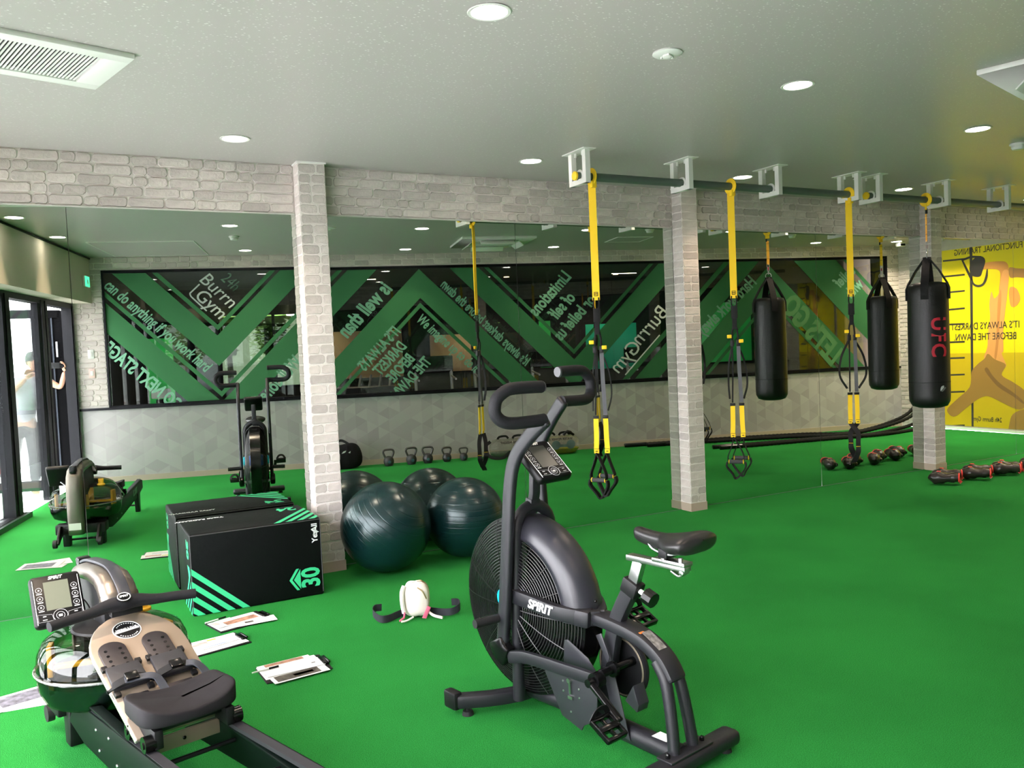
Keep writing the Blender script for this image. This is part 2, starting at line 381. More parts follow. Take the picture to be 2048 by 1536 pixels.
struct('baseboard_back', MB().box((3.25, .009, .037), (12.39, .014, .074)), skirt_m, 'beige baseboard under the patterned wallpaper', smooth=False, M=MW)
struct('trim_2', MB().box((3.25, .012, ZB-.012), (12.38, .03, .030)), dark_frame, 'thin dark ledge under the long window', smooth=False, M=MW)
win = struct('window_1', MB().box((3.335, -.02, ZT-.018), (11.79, .07, .036)).box((3.335, -.02, ZB+.012), (11.79, .07, .024)).box((-2.548, -.02, (ZB+ZT)/2), (.024, .07, ZT-ZB)).box((9.218, -.02, (ZB+ZT)/2), (.024, .07, ZT-ZB)), dark_frame, 'long interior window with green chevron film', smooth=False, M=MW)
for s0, s1 in ((-2.54, -.2), (-.2, 2.15), (2.15, 4.5), (4.5, 6.85), (6.85, 9.21)):
    build('pane', MB().box(((s0+s1)/2, -.02, (ZB+ZT)/2), (s1-s0-.006, .008, ZT-ZB-.06)), GLASS, win, smooth=False)
film = mat('green_film', (.034, .135, .052), .55, spec=.12); film_t = mat('green_film_letters', (.12, .30, .19), .5)
fnt = film.node_tree; _p = fnt.nodes['Principled BSDF']; _o = fnt.nodes['Material Output']
_t = fnt.nodes.new('ShaderNodeBsdfTranslucent'); _t.inputs[0].default_value = (.06, .30, .11, 1); _mx = fnt.nodes.new('ShaderNodeMixShader'); _mx.inputs[0].default_value = .2
fnt.links.new(_p.outputs[0], _mx.inputs[1]); fnt.links.new(_t.outputs[0], _mx.inputs[2]); fnt.links.new(_mx.outputs[0], _o.inputs[0])
def clip(poly, x0, x1, y0, y1):
    for ax, lim, sg in ((0, x0, 1), (0, x1, -1), (1, y0, 1), (1, y1, -1)):
        out = []
        for i in range(len(poly)):
            p, q = poly[i-1], poly[i]; a, b = (p[ax]-lim)*sg, (q[ax]-lim)*sg
            if (a >= 0) != (b >= 0):
                t = a/(a-b); out.append((p[0]+(q[0]-p[0])*t, p[1]+(q[1]-p[1])*t))
            if b >= 0: out.append(q)
        poly = out
        if len(poly) < 3: return []
    return poly
XZ = Matrix(((1, 0, 0, 0), (0, 0, -1, 0), (0, 1, 0, 0), (0, 0, 0, 1)))      # polygon xy -> wall xz (z -> -y)
def band(name, polys, m=None):
    mb = MB()
    for p in polys:
        p = clip(p, -2.535, 9.205, ZB+.03, ZT-.04)
        if len(p) > 2: mb.prism(p, -.0005, .0005, Matrix.Translation((0, -.012, 0)) @ XZ)
    if mb.v: build(name, mb, m or film, win, smooth=False)
def vee(a, z0, z1, L, Rr, sg=1):       # left and right arm as two quads
    return [[(a-L, z0+sg*L), (a, z0), (a, z1), (a-L, z1+sg*L)], [(a, z0), (a+Rr, z0+sg*Rr), (a+Rr, z1+sg*Rr), (a, z1)]]
band('film_chevron', vee(-1.16, 1.475, 1.885, 3, 3))
band('film_stripe', vee(-1.15, 1.955, 2.03, 3, 3))
band('film_stripe', vee(-1.148, 1.055, 1.13, 3, 3))
band('film_chevron', vee(-1.15, .58, .985, 3, 3))
band('film_chevron', vee(1.61, 2.33, 2.74, 3, 3, -1))
band('film_stripe', vee(1.605, 2.19, 2.26, 3, 3, -1))
band('film_chevron', vee(3.865, .93, 1.35, 3, 3))
band('film_stripe', vee(3.865, 1.43, 1.50, 3, 3))
band('film_stripe', [[(4.35, .75), (4.45, .75), (6.45, 2.75), (6.35, 2.75)]])
band('film_chevron', [[(4.55, .75), (4.95, .75), (7.0, 2.8), (6.6, 2.8)]])
band('film_chevron', vee(7.12, 2.25, 2.68, 3, 3, -1))
band('film_stripe', vee(7.12, 2.10, 2.17, 3, 3, -1))
band('film_chevron', [[(7.5, 2.8), (9.3, 1.0), (9.3, 1.75), (8.25, 2.8)]])
band('film_stripe', [[(8.38, 2.8), (9.3, 1.88), (9.3, 1.96), (8.46, 2.8)]])
def wtext(txt, s, z, rot, size, m=None, rev=False, bold=.02, sx=.75, **k):
    # rev: readable from inside this room (reads mirrored in the mirror)
    M = Matrix.Translation((s, -.009, z)) @ (Matrix.Rotation(PI, 4, 'Z') if rev else Matrix.Identity(4)) @ Matrix.Rotation(PI/2, 4, 'X') @ Matrix.Rotation(rot, 4, 'Z')
    return lettering(txt, m or film_t, win, M, size=size, bold=bold, sx=sx, shear=.15, **k)
logo_w = mat('white_film', (.62, .66, .66), .5)
wtext('can do anything if you work hard', -1.90, 2.03, -R(44.5), .21, sx=.60, bold=.025)
wtext('GO NEXT STAGE', -2.12, 1.36, R(45), .24, rev=True, sx=.66, bold=.035)
wtext('Well done is', -.42, 1.22, -R(45), .25, rev=True, sx=.68, bold=.03)
wtext('is well than', .83, 2.19, -R(45), .29, rev=True, sx=.72, bold=.035)
wtext("IT'S ALWAYS\nDARKEST\nBEFORE\nTHE DAWN", 1.22, 1.42, -R(45), .215, rev=True, sx=.62, bold=.03, line=.95)
wtext('We imagine up to do it', 1.98, 1.66, -R(44), .20, sx=.60, bold=.025)
wtext("It's always darkest before the dawn", 2.55, 1.93, R(45), .20, rev=True, sx=.60, bold=.03)
wtext('Limitations\nof self\nor belief us', 3.72, 2.16, -R(45), .26, rev=True, sx=.7, bold=.03)
wtext('Hard work always', 6.35, 2.05, -R(40), .27, rev=True, sx=.66, bold=.03)
wtext("LET'S GO", 7.85, 1.62, R(48), .46, m=mat('big_letter_film', (.05, .17, .06), .5), rev=True, sx=.7, bold=.045)
wtext('belief\nwith', 8.55, 2.38, -R(40), .26, rev=True, sx=.7, bold=.03)
wtext('Burrn', -1.118, 2.487, -R(46), .25, m=logo_w, bold=0.0, sx=.95); wtext('Gym', -1.225, 2.31, -R(46), .25, m=logo_w, bold=.004, sx=.95)
wtext('24h', -.955, 2.60, -R(46), .22, bold=0, m=mat('faint_film', (.03, .08, .05), .6))
wtext('Gym', 4.687, 1.36, -R(44), .31, m=logo_w, rev=True, bold=0, sx=.95); wtext('Burrn', 5.10, 1.82, -R(44), .32, m=logo_w, rev=True, bold=0, sx=.95)
def logo_frame(pts, w=.018):
    mb = MB()
    for (a, b), (c, d) in zip(pts, pts[1:]):
        L = math.hypot(c-a, d-b); nx, ny = -(d-b)/L*w/2, (c-a)/L*w/2
        mb.prism([(a+nx, b+ny), (c+nx, d+ny), (c-nx, d-ny), (a-nx, b-ny)], -.0005, .0005, Matrix.Translation((0, -.010, 0)) @ XZ)
    build('logo_outline', mb, logo_w, win, smooth=False)
logo_frame([(-1.35, 2.58), (-1.48, 2.46), (-1.47, 2.42), (-1.28, 2.22)])
logo_frame([(4.66, 1.08), (5.24, 1.66)])

# ---- entrance side (left): glazed front, fascia
ME = Matrix(((WN.x, -WDIR.x, 0, ST(-2.95, 0).x), (WN.y, -WDIR.y, 0, ST(-2.95, 0).y), (0, 0, 1, 0), (0, 0, 0, 1)))   # x = t along entrance wall, y = outwards
EL = 6.46
struct('wall_left', MB().box((EL/2-.05, -.10, (2.36+ZC)/2), (EL+.08, .32, ZC-2.36)), mat('fascia_panel', (.52, .47, .38), .6, spec=.3), 'smooth pale panel wall above the entrance glazing', smooth=False, M=ME)
struct('trim_3', MB().box((EL/2, -.268, ZC-.018), (EL, .012, .02)), dark_frame, 'thin dark strip at the ceiling over the entrance', smooth=False, M=ME)
fr = struct('window_2', MB().box((EL/2, .03, 2.33), (EL, .12, .07)).box((1.55+EL/2, .03, .03), (EL-1.5, .14, .06)), dark_frame, 'dark framed entrance glazing', smooth=False, M=ME)
for t0, t1, dd in ((.02, .10, .12), (1.08, 1.26, .08), (1.27, 1.38, .07), (2.36, 2.58, .12), (3.4, 3.52, .10), (4.4, 4.52, .10), (5.4, 5.52, .10), (6.36, 6.46, .10)):
    m_ = MB().box(((t0+t1)/2, .03, 1.18), (t1-t0, dd, 2.3)).box(((t0+t1)/2, -.036, 1.18), ((t1-t0)*.4, .012, 2.3)); build('mullion', m_, dark_frame, fr, smooth=False)
for t0, t1 in ((1.38, 2.36), (2.58, 3.4), (3.52, 4.4), (4.52, 5.4), (5.52, 6.36)):
    build('pane', MB().box(((t0+t1)/2, .03, 1.2), (t1-t0, .01, 2.26)), GLASS_D, fr, smooth=False)
build('sill', MB().box((1.5+EL/2, -.03, .028), (EL-1.5, .1, .055)), mat('dark_green_sill', (.015, .03, .022), .4), fr, smooth=False)
door = struct('door_1', MB().box((-.035, .14, 1.15), (.045, .06, 2.26)).box((-.035, .44, 1.15), (.045, .09, 2.26)).box((-.035, .30, 2.24), (.045, .32, .1)).box((-.035, .30, .1), (.045, .32, .2)).box((-.047, .30, 1.15), (.016, .37, 2.26)), mat('matte_black_door', (.0012, .0012, .0015), .8, spec=.03), 'narrow folded black entrance door leaf standing open', smooth=False, M=ME)
build('pane', MB().box((-.030, .355, 1.2), (.024, .06, 2.0)).box((-.030, .245, 1.2), (.024, .018, 2.0)), mat('grey_pane', (.02, .024, .032), .6, spec=.1), door, smooth=False)
build('door_handle', MB().box((.0, .19, 1.78), (.02, .025, .20)).box((.0, .165, 1.58), (.015, .02, .03)), steel, door, bev=.003)
leaf = struct('door_2', MB().box((1.02, .12, 1.15), (.045, .07, 2.26)).box((1.02, .96, 1.15), (.045, .07, 2.26)).box((1.02, .54, 2.19), (.045, .86, .10)).box((1.02, .54, .16), (.045, .86, .12)), dark_frame, 'glazed entrance door leaf swung open outwards', smooth=False, M=ME)
build('pane', MB().box((1.02, .54, 1.18), (.01, .80, 1.94)), GLASS_D, leaf, smooth=False)
# exit sign on the fascia
ex = thing('exit_sign', 'small green emergency exit sign on the panel over the entrance', 'sign', ME @ TR(.30, -.262, 2.62))
build('housing', MB().box((0, -.015, 0), (.22, .028, .14)), white_plastic, ex, bev=.003)
build('sign_face', MB().box((0, -.031, 0), (.21, .003, .13)), mat('exit_green', (.0, .45, .2), .5, emit=(.1, 1, .5), es=1.5), ex, smooth=False)
build('running_figure', MB().prism([(-.02, .02), (.0, .03), (.02, .0), (.01, -.05), (-.01, -.01), (-.04, -.04), (-.05, -.03)], 0, .002, Matrix.Translation((0, -.033, 0)) @ XZ), white_print, ex, smooth=False)

# ---- right side wall with poster (seen in the mirror)
wr = struct('wall_right', MB().box((XR+.06, -1.45, ZC/2), (.12, 3.0, ZC)).prism([(C_.x, C_.y), (C_.x+.14, C_.y+.02), (XR+.02, -2.70), (XR, -2.70)], 0, ZC), mortar_m, 'brick-clad end wall carrying the yellow poster', smooth=False)
def mwall(P, Q):    # wall matrix x from P to Q, facing -y (left side room)
    d = (Vector(Q)-Vector(P)).normalized(); return frame(P, d, (-d.y, d.x, 0))
brick_face(wr, mwall((XR, -2.47, 0), (XR, -2.9, 0)) , 0, .23, 0, ZC, seed=8)
brick_face(wr, mwall((XR, -2.70, 0), (C_.x, C_.y, 0)), 0, .33, .08, ZC, seed=9)
# poster
YP0, YP1 = -2.46, -.02
pst = thing('poster', 'yellow wall-sized training poster with a stretching figure', 'poster', Matrix(((0, 0, -1, XR-.004), (1, 0, 0, YP0), (0, -1, 0, 0), (0, 0, 0, 1))) if False else Matrix(((0, 0, -1, XR-.006), (1, 0, 0, YP0), (0, 1, 0, .05), (0, 0, 0, 1))))
# local x = +Y (towards mirror), local y = up, local z = -X (into the room) is left-handed; use det fix below
pst.matrix_world = Matrix(((0, 0, -1, XR-.006), (-1, 0, 0, YP1), (0, 1, 0, .06), (0, 0, 0, 1)))
PW, PH = YP1-YP0, 2.72
def pl(name, polys, m, z):
    mb = MB()
    for p in polys:
        q = clip(p, 0, PW, 0, PH)
        if len(q) > 2: mb.prism(q, z, z+.0008)
    return build(name, mb, m, pst, smooth=False)
yel = mat('poster_yellow', (1.0, .80, .0), .5); yel2 = mat('poster_darker_yellow', (.70, .50, .0), .5); pbl = mat('poster_black', (.03, .025, .02), .5)
skin = mat('poster_skin', (.42, .20, .05), .5); tee = mat('poster_shirt', (.80, .36, .10), .5); legm = mat('poster_tights', (.36, .19, .03), .5)
pl('backing', [[(0, 0), (PW, 0), (PW, PH), (0, PH)]], yel, -.002)
pl('lower_field', [[(0, 0), (PW, 0), (PW, 1.12), (0, 1.12)]], yel2, 0)  # lower part of the poster in a darker yellow
def rounded(pts, n=4):
    P = [Vector((x, y, 0)) for x, y in pts]; out = []; m = len(P)
    for i in range(m):
        a, b_, c, d = P[i-1], P[i], P[(i+1) % m], P[(i+2) % m]
        for k in range(n):
            t = k/n; v = .5*((2*b_)+(c-a)*t+(2*a-5*b_+4*c-d)*t*t+(3*b_-a-3*c+d)*t**3); out.append((v.x, v.y))
    return out
for q_ in [[(2.263, 2.574), (1.903, 2.568), (1.904, 2.543), (2.264, 2.549)], [(2.269, 2.331), (1.908, 2.330), (1.909, 2.305), (2.269, 2.305)], [(2.274, 2.080), (1.913, 2.085), (1.914, 2.060), (2.275, 2.055)], [(2.280, 1.810), (1.919, 1.821), (1.919, 1.796), (2.281, 1.784)], [(2.285, 1.585), (1.923, 1.582), (1.924, 1.557), (2.286, 1.560)], [(2.291, 1.307), (1.929, 1.310), (1.929, 1.285), (2.292, 1.281)], [(2.297, 1.054), (1.934, 1.063), (1.934, 1.038), (2.298, 1.028)], [(2.303, 0.791), (1.939, 0.807), (1.940, 0.782), (2.303, 0.766)], [(2.309, 0.522), (1.945, 0.544), (1.945, 0.519), (2.309, 0.496)], [(2.321, -0.013), (1.955, 0.023), (1.956, -0.003), (2.321, -0.039)]]:
    pl('wall_bar', [q_], pbl, .0005)
pl('bar_post', [[(1.823, 2.775), (1.780, 2.769), (1.813, -0.027), (1.846, -0.029)]], pbl, .0006)
pl('raised_arm', [rounded([(1.647, 2.423), (1.562, 2.463), (1.376, 2.462), (1.275, 2.438), (1.236, 2.364), (1.239, 2.226), (1.282, 2.071), (1.364, 1.978), (1.384, 2.039), (1.359, 2.257), (1.399, 2.341), (1.564, 2.368), (1.638, 2.365)])], mat('poster_sleeve', (.62, .27, .05), .5), .0012)
pl('second_arm', [rounded([(1.227, 2.353), (1.118, 2.332), (0.944, 2.295), (0.946, 2.189), (1.120, 2.205), (1.219, 2.214)])], skin, .0010)
pl('shirt', [rounded([(1.237, 2.305), (1.245, 2.107), (1.275, 1.871), (1.309, 1.634), (1.334, 1.395), (1.334, 1.154), (1.359, 1.104), (1.292, 0.913), (1.464, 1.004), (1.627, 1.040), (1.575, 1.199), (1.561, 1.403), (1.525, 1.645), (1.532, 1.848), (1.497, 2.028), (1.458, 1.924), (1.384, 1.999), (1.361, 2.157), (1.318, 2.313)])], tee, .0014)
pl('shirt_fold', [rounded([(1.360, 2.050), (1.400, 1.900), (1.420, 1.600), (1.440, 1.300), (1.470, 1.050), (1.440, 1.040), (1.400, 1.300), (1.380, 1.600), (1.350, 1.900)])], mat('poster_fold', (.58, .24, .06), .5), .0016)
pl('tights', [rounded([(1.621, 1.036), (1.566, 1.107), (1.464, 1.024), (1.301, 0.943), (1.365, 0.792), (1.205, 0.693), (1.041, 0.577), (0.992, 0.461), (1.045, 0.320), (1.152, 0.296), (1.331, 0.368), (1.516, 0.453), (1.621, 0.470), (1.750, 0.414), (1.950, 0.259), (2.133, 0.134), (2.245, 0.235), (2.082, 0.402), (1.866, 0.599), (1.829, 0.829), (1.740, 0.943)])], legm, .0018)
pl('calf', [rounded([(1.270, -0.173), (1.255, 0.110), (1.192, 0.234), (1.045, 0.300), (0.956, 0.285), (0.963, -0.149)])], legm, .0017)
pl('tights_shade', [rounded([(1.620, 0.860), (1.520, 0.720), (1.400, 0.600), (1.200, 0.480), (1.060, 0.380), (1.060, 0.420), (1.200, 0.540), (1.380, 0.660), (1.500, 0.780), (1.580, 0.900)])], mat('poster_leg_dark', (.22, .11, .02), .5), .0020)
pl('training_glove', [rounded([(1.807, 2.485), (1.730, 2.558), (1.624, 2.557), (1.583, 2.481), (1.628, 2.344), (1.671, 2.266), (1.789, 2.288), (1.831, 2.384)])], pbl, .0020)
pl('glove_straps', [[(1.959, 2.553), (1.805, 2.592), (1.644, 2.569), (1.645, 2.541), (1.805, 2.559), (1.944, 2.525)], [(1.959, 2.543), (1.930, 2.540), (1.831, 2.343), (1.784, 2.225), (1.810, 2.213), (1.875, 2.347)], rounded([(1.789, 2.267), (1.770, 2.183), (1.706, 2.143), (1.631, 2.161), (1.587, 2.258), (1.564, 2.358), (1.547, 2.356), (1.556, 2.235), (1.610, 2.139), (1.696, 2.109), (1.781, 2.153), (1.809, 2.259)])], pbl, .0022)
pl('face', [rounded([(1.222, 2.066), (1.123, 2.038), (1.076, 1.897), (1.127, 1.802), (1.206, 1.787), (1.234, 1.908)])], mat('poster_face', (.85, .30, .06), .5), .0014)
for t_, x, y, sz in (('FUNCTIONAL TRAINING', 1.55, 2.66, .13), ("IT'S ALWAYS DARKEST", 1.62, 1.525, .145), ('BEFORE THE DAWN.', 1.62, 1.362, .145), ('24h Burrn Gym', 1.60, .12, .10)):
    lettering(t_, pbl, pst, TR(x, y, .0026), size=sz, sx=.72, bold=.004, ext=.0004)
struct('baseboard_right', MB().box((XR-.008, -1.24, .02), (.016, 2.46, .04)), white_paint, 'white baseboard below the yellow poster', smooth=False)

# ---- the gym beyond the long window
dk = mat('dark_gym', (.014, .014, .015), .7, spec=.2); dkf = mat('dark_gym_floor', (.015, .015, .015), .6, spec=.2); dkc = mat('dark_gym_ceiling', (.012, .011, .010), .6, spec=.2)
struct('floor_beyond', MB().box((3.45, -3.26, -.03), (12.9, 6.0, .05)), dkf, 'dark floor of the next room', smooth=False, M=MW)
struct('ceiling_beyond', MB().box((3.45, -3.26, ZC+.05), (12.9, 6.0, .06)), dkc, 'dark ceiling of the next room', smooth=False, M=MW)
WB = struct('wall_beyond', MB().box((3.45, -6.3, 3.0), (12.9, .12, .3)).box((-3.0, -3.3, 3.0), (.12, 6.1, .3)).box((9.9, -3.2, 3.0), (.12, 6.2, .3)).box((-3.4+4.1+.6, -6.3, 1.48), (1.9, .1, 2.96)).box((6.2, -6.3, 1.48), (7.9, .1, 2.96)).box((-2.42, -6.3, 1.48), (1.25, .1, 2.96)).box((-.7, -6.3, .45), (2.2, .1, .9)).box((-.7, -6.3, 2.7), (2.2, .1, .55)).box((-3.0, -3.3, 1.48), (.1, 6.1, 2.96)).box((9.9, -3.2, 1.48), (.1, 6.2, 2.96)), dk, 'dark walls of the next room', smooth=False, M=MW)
struct('window_3', MB().box((-.7, -6.28, 1.65), (.06, .08, 1.6)).box((-.7, -6.28, .92), (2.3, .08, .05)).box((-1.78, -6.28, 1.65), (.05, .08, 1.6)).box((.38, -6.28, 1.65), (.05, .08, 1.6)), dark_frame, 'far window of the next room looking onto trees', smooth=False, M=MW)
link('tinted_pane', MB.pane_mesh((-.7, -6.30, 1.65), (2.2, .01, 1.5), thin_glass('tinted_window', (.13, .15, .12), .6)), bpy.data.objects['window_3'])  # heavy tint added to cut the daylight entering the next room
beige = mat('beige_panel', (.62, .42, .24), .6, emit=(.62, .42, .24), es=.0); lime = mat('lime_panel', (.03, .55, .10), .4); teal = mat('teal_panel', (.0, .35, .20), .5)
def pan(name, s, t, z, w, h, m, label, cat, d=.03):
    o = build(name, MB().box((0, 0, 0), (w, d, h)), m, bev=.004); o.matrix_world = MST(s, t, z); return tag(o, label, cat)
pan('wall_panel', 1.15, -6.2, 1.55, 1.6, 1.0, beige, 'beige panel in the next room behind the left-hand handlebar reflection', 'panel')
pan('wall_panel', 3.0, -6.2, 1.5, .9, .8, beige, 'smaller beige panel beyond the window behind the hanging strap', 'panel')
pan('screen_panel', -2.1, -1.2, .95, .36, 1.9, lime, 'bright green panel beyond the window beside the entrance corner', 'panel')
pan('screen_panel', 6.6, -5.9, 1.5, 1.2, 1.0, teal, 'teal lit panel beyond the window behind the hanging bag', 'panel')
pan('screen_panel', 8.9, -5.0, 1.7, 1.3, 1.3, lime, 'lime green panel beyond the window at the far end', 'panel')
pan('screen_panel', 4.95, -5.5, 1.6, .25, 1.0, lime, 'narrow lime strip beyond the window by the middle pillar', 'panel')
pan('room_divider', 9.0, -.45, 1.48, .5, 2.9, mat('brown_board', (.10, .06, .04), .6), 'brown upright board beyond the far end of the window', 'divider')
nl = 0
LB = ['near the white logo', 'above the beige panel', 'over the dumbbell bench', 'over the treadmills', 'at the far corner', 'left of the chevron peak', 'behind the hanging straps', 'near the teal panel']
for s, t in ((-1.2, -2.0), (.9, -2.2), (2.9, -2.0), (5.0, -2.1), (7.2, -2.0), (-.2, -4.4), (3.9, -4.4), (6.2, -4.4)):
    d = build('downlight', MB().lathe([(.001, 0), (.05, 0), (.055, -.004), (.055, .004)], 16), mat('dim_lamp', (1, .8, .6), .5, emit=(1, .62, .36), es=5)); d.matrix_world = MST(s, t, ZC+.012)
    tag(d, 'small warm ceiling lamp in the dark room beyond, '+LB[nl], 'lamp', 'lamps in the next room'); nl += 1
    sp = bpy.data.lights.new('gym_spot', 'SPOT'); sp.energy = 70; sp.spot_size = R(125); sp.spot_blend = .6; sp.color = (1, .78, .55); sp.shadow_soft_size = .05
    l = bpy.data.objects.new('gym_spot', sp); COL.objects.link(l); l.matrix_world = MST(s, t-.9, ZC-.03)
la = bpy.data.lights.new('gym_lamp', 'AREA'); la.size = .5; la.size_y = .06; la.energy = 2.5; la.color = (1, .8, .6); la.shape = 'RECTANGLE'
for s in (1.0, 6.0): l = bpy.data.objects.new('gym_lamp', la); COL.objects.link(l); l.matrix_world = MST(s, -3.4, 2.9)
def treadmill(s, t, label):
    o = thing('treadmill', label, 'treadmill', MST(s, t, 0), 'treadmills in the next room')
    build('deck', MB().box((0, 0, .12), (.7, 1.7, .16)), black_plastic, o, bev=.02)
    for sx in (-.33, .33): build('upright', MB().tube([(sx, -.55, .2), (sx, -.75, 1.25)], .03, 8), steel, o)
    build('console', MB().box((0, -.76, 1.32), (.74, .10, .30), ), black_gloss, o, bev=.02)
    for sx in (-.33, .33): build('handrail', MB().tube([(sx, -.7, 1.1), (sx, -.2, 1.05)], .018, 8), steel, o)
for s, lb in ((2.2, 'treadmill beyond the window, first behind the chevron peak'), (3.3, 'treadmill beyond the window behind the lettering'), (4.4, 'treadmill beyond the window below the second logo'), (6.3, 'treadmill beyond the window near the teal panel')): treadmill(s, -2.6, lb)
rk = thing('dumbbell_rack', 'slanted rack of steel bars beyond the window under the beige panel', 'rack', MST(.75, -1.5, 0))
build('frame', MB().box((0, 0, .6), (1.3, .5, .9)), black_plastic, rk, bev=.02)
for i in range(7): build('bar', MB().cyl((-.5+i*.16, .2, .98), (-.42+i*.16, -.15, 1.22), .018, 8), steel, rk)
wbx = build('towel_box', MB().box((0, 0, 0), (.24, .15, .13)), white_plastic, bev=.02); wbx.matrix_world = MST(-2.0, -.50, 1.12, ); tag(wbx, 'small white machine head beyond the window above the green panel', 'box')
st_ = build('machine_stand', MB().box((0, 0, .52), (.12, .12, 1.04)).box((0, 0, .02), (.4, .4, .04)), black_plastic, bev=.01); st_.matrix_world = MST(-2.0, -.5, 0); tag(st_, 'black post carrying the white box beyond the window', 'stand')

# ---- outside (seen in the mirror through the entrance)
struct('ground_outside', MB().box((0, 0, 0), (40, 50, .1)), mat('pale_paving', (.62, .61, .60), .8, bump=.2, bs=8, var=.06, vs=3), 'pale sunlit paving outside the entrance', smooth=False, M=TR(-21.0, -12, -.13, rz=WA))
struct('road_outside', MB().box((0, 0, 0), (40, 10, .02)), mat('pale_paving'), 'pale paving behind the building', smooth=False, M=MST(0, -11.6, -.12))
leafm = mat('leaf_green', (.16, .30, .05), .7, var=.3, vs=6); barkm = mat('bark', (.16, .11, .07), .9)
def tree(M, h, label, seed, kind='tree', wd=.30):
    rn = random.Random(seed); o = thing('leafy_tree', label, kind, M)
    build('trunk', MB().tube(smooth_path([(0, 0, 0), (.05, 0, h*.3), (0, .05, h*.6)], 4), [.09-.005*i for i in range(9)], 8), barkm, o)
    mb = MB()
    for i in range(900):
        a = rn.uniform(0, 2*PI); r = rn.random()**.5; z = rn.uniform(-1, 1); rr = math.sqrt(max(0, 1-z*z))*r*h*wd
        c = Vector((math.cos(a)*rr, math.sin(a)*rr, h*.72+z*h*.32)); s_ = rn.uniform(.06, .13)*h/3
        T = Matrix.Translation(c) @ Matrix.Rotation(rn.uniform(0, 6.3), 4, 'Z') @ Matrix.Rotation(rn.uniform(-1.2, 1.2), 4, 'X')
        mb.add([(-s_, 0, 0), (0, -s_*.5, .01), (s_, 0, 0), (0, s_*.5, .01)], [(0, 1, 2, 3)], T)
    tag(build('foliage', mb, leafm, o, smooth=False), kind='stuff')
tree(TR(-3.6, -13.6, -.08), 3.1, 'young leafy tree outside the entrance, behind the person', 1)
tree(TR(-7.4, -15.0, -.08), 3.4, 'leafy tree at the left edge outside the entrance glass', 2)
for i, (s, t) in enumerate(((-1.95, -9.5), (-.9, -9.0), (.15, -9.6), (1.25, -10.2))):
    tree(MST(s, t, -.11), 4.2, 'leafy green tree outside the far window, '+['leftmost of four', 'second from the left', 'third from the left', 'rightmost of four'][i], 5+i, wd=.115)

# ================================================================ CEILING FITTINGS
lampm = mat('lamp_face', (1, 1, 1), .5, emit=(1, .90, .78), es=14)
ringm = mat('lamp_ring', (.75, .74, .70), .4)
LD = bpy.data.lights.new('downlight', 'AREA'); LD.shape = 'DISK'; LD.size = .15; LD.energy = LAMP_W; LD.color = LAMP_C; LD.spread = R(105)
LDP = LD.copy(); LDP.energy = LAMP_W*4; LDP.spread = R(120); LDP.color = (1, .86, .66)
LDF = LD.copy(); LDF.spread = R(55); LDF.energy = LAMP_W*1.6
def downlight(x, y, label, face_wash=False):
    o = thing('downlight', label, 'ceiling light', TR(x, y, ZC), 'round ceiling downlights')
    build('ring', MB().lathe([(.074, .001), (.088, -.001), (.092, -.004), (.088, -.007), (.076, -.006), (.074, .001)], 28), ringm, o)
    build('diffuser', MB().lathe([(.0005, -.003), (.074, -.003)], 28), lampm, o, smooth=False)
    l = bpy.data.objects.new('downlight_lamp', LDP if x > 11 else (LDF if face_wash else LD)); COL.objects.link(l); l.parent = o; l.location = (0, 0, -.010)
    return o
for x, n in ((-.95, 'near the glazed front, reflected at the left edge'), (1.04, 'nearest the brick pillar by the plyo box'), (3.17, 'left of the first rail bracket'), (5.27, 'between the first two hanging straps and the rail'), (7.37, 'just left of the punching bag bracket'), (9.5, 'past the last pillar'), (11.3, 'in front of the poster')):
    downlight(x, -.64, 'ceiling downlight near the mirrors, '+n)
for x, y, n in ((1.63, -3.012, 'at the top edge over the middle of the picture'), (3.673, -2.745, 'right of the flat heat sensor'), (5.72, -2.46, 'left of the smoke detector'), (7.78, -2.2, 'beyond the smoke detector'), (9.84, -1.93, 'before the poster wall'), (11.5, -1.7, 'above the poster')):
    downlight(x, y, 'ceiling downlight in the middle row, '+n)
for s, n in ((-.7, 'above the reflected logo'), (1.37, 'above the reflected chevron peak'), (3.45, 'right of the reflected air conditioner'), (5.52, 'behind the middle pillar'), (7.59, 'between the reflected bags'), (9.0, 'in the corner by the camera')):
    p = ST(s, .55); downlight(p.x, p.y, 'ceiling downlight along the window wall, '+n)
for t, n in ((2.0, 'nearest the exit sign'), (3.35, 'second from the exit sign'), (4.7, 'farthest from the exit sign')):
    p = ST(-2.52, t); downlight(p.x, p.y, 'downlight washing the entrance fascia, '+n, True)

vt = thing('ceiling_vent', 'large white ceiling vent grille with dark slots', 'vent', MST(-2.10, 4.31, ZC))
build('frame', MB().box((0, -.235, -.012), (.92, .075, .024)).box((0, .235, -.012), (.92, .075, .024)).box((-.425, 0, -.012), (.07, .40, .024)).box((.405, 0, -.012), (.11, .40, .024)), white_paint, vt, bev=.003)
build('cavity', MB().box((-.02, 0, -.001), (.76, .40, .002)), mat('vent_dark', (.02, .018, .018), .8), vt, smooth=False)
for i in range(46): build('slat', MB().box((-.385+i*.01645, 0, -.016), (.0080, .40, .004)), white_paint, vt, smooth=False)

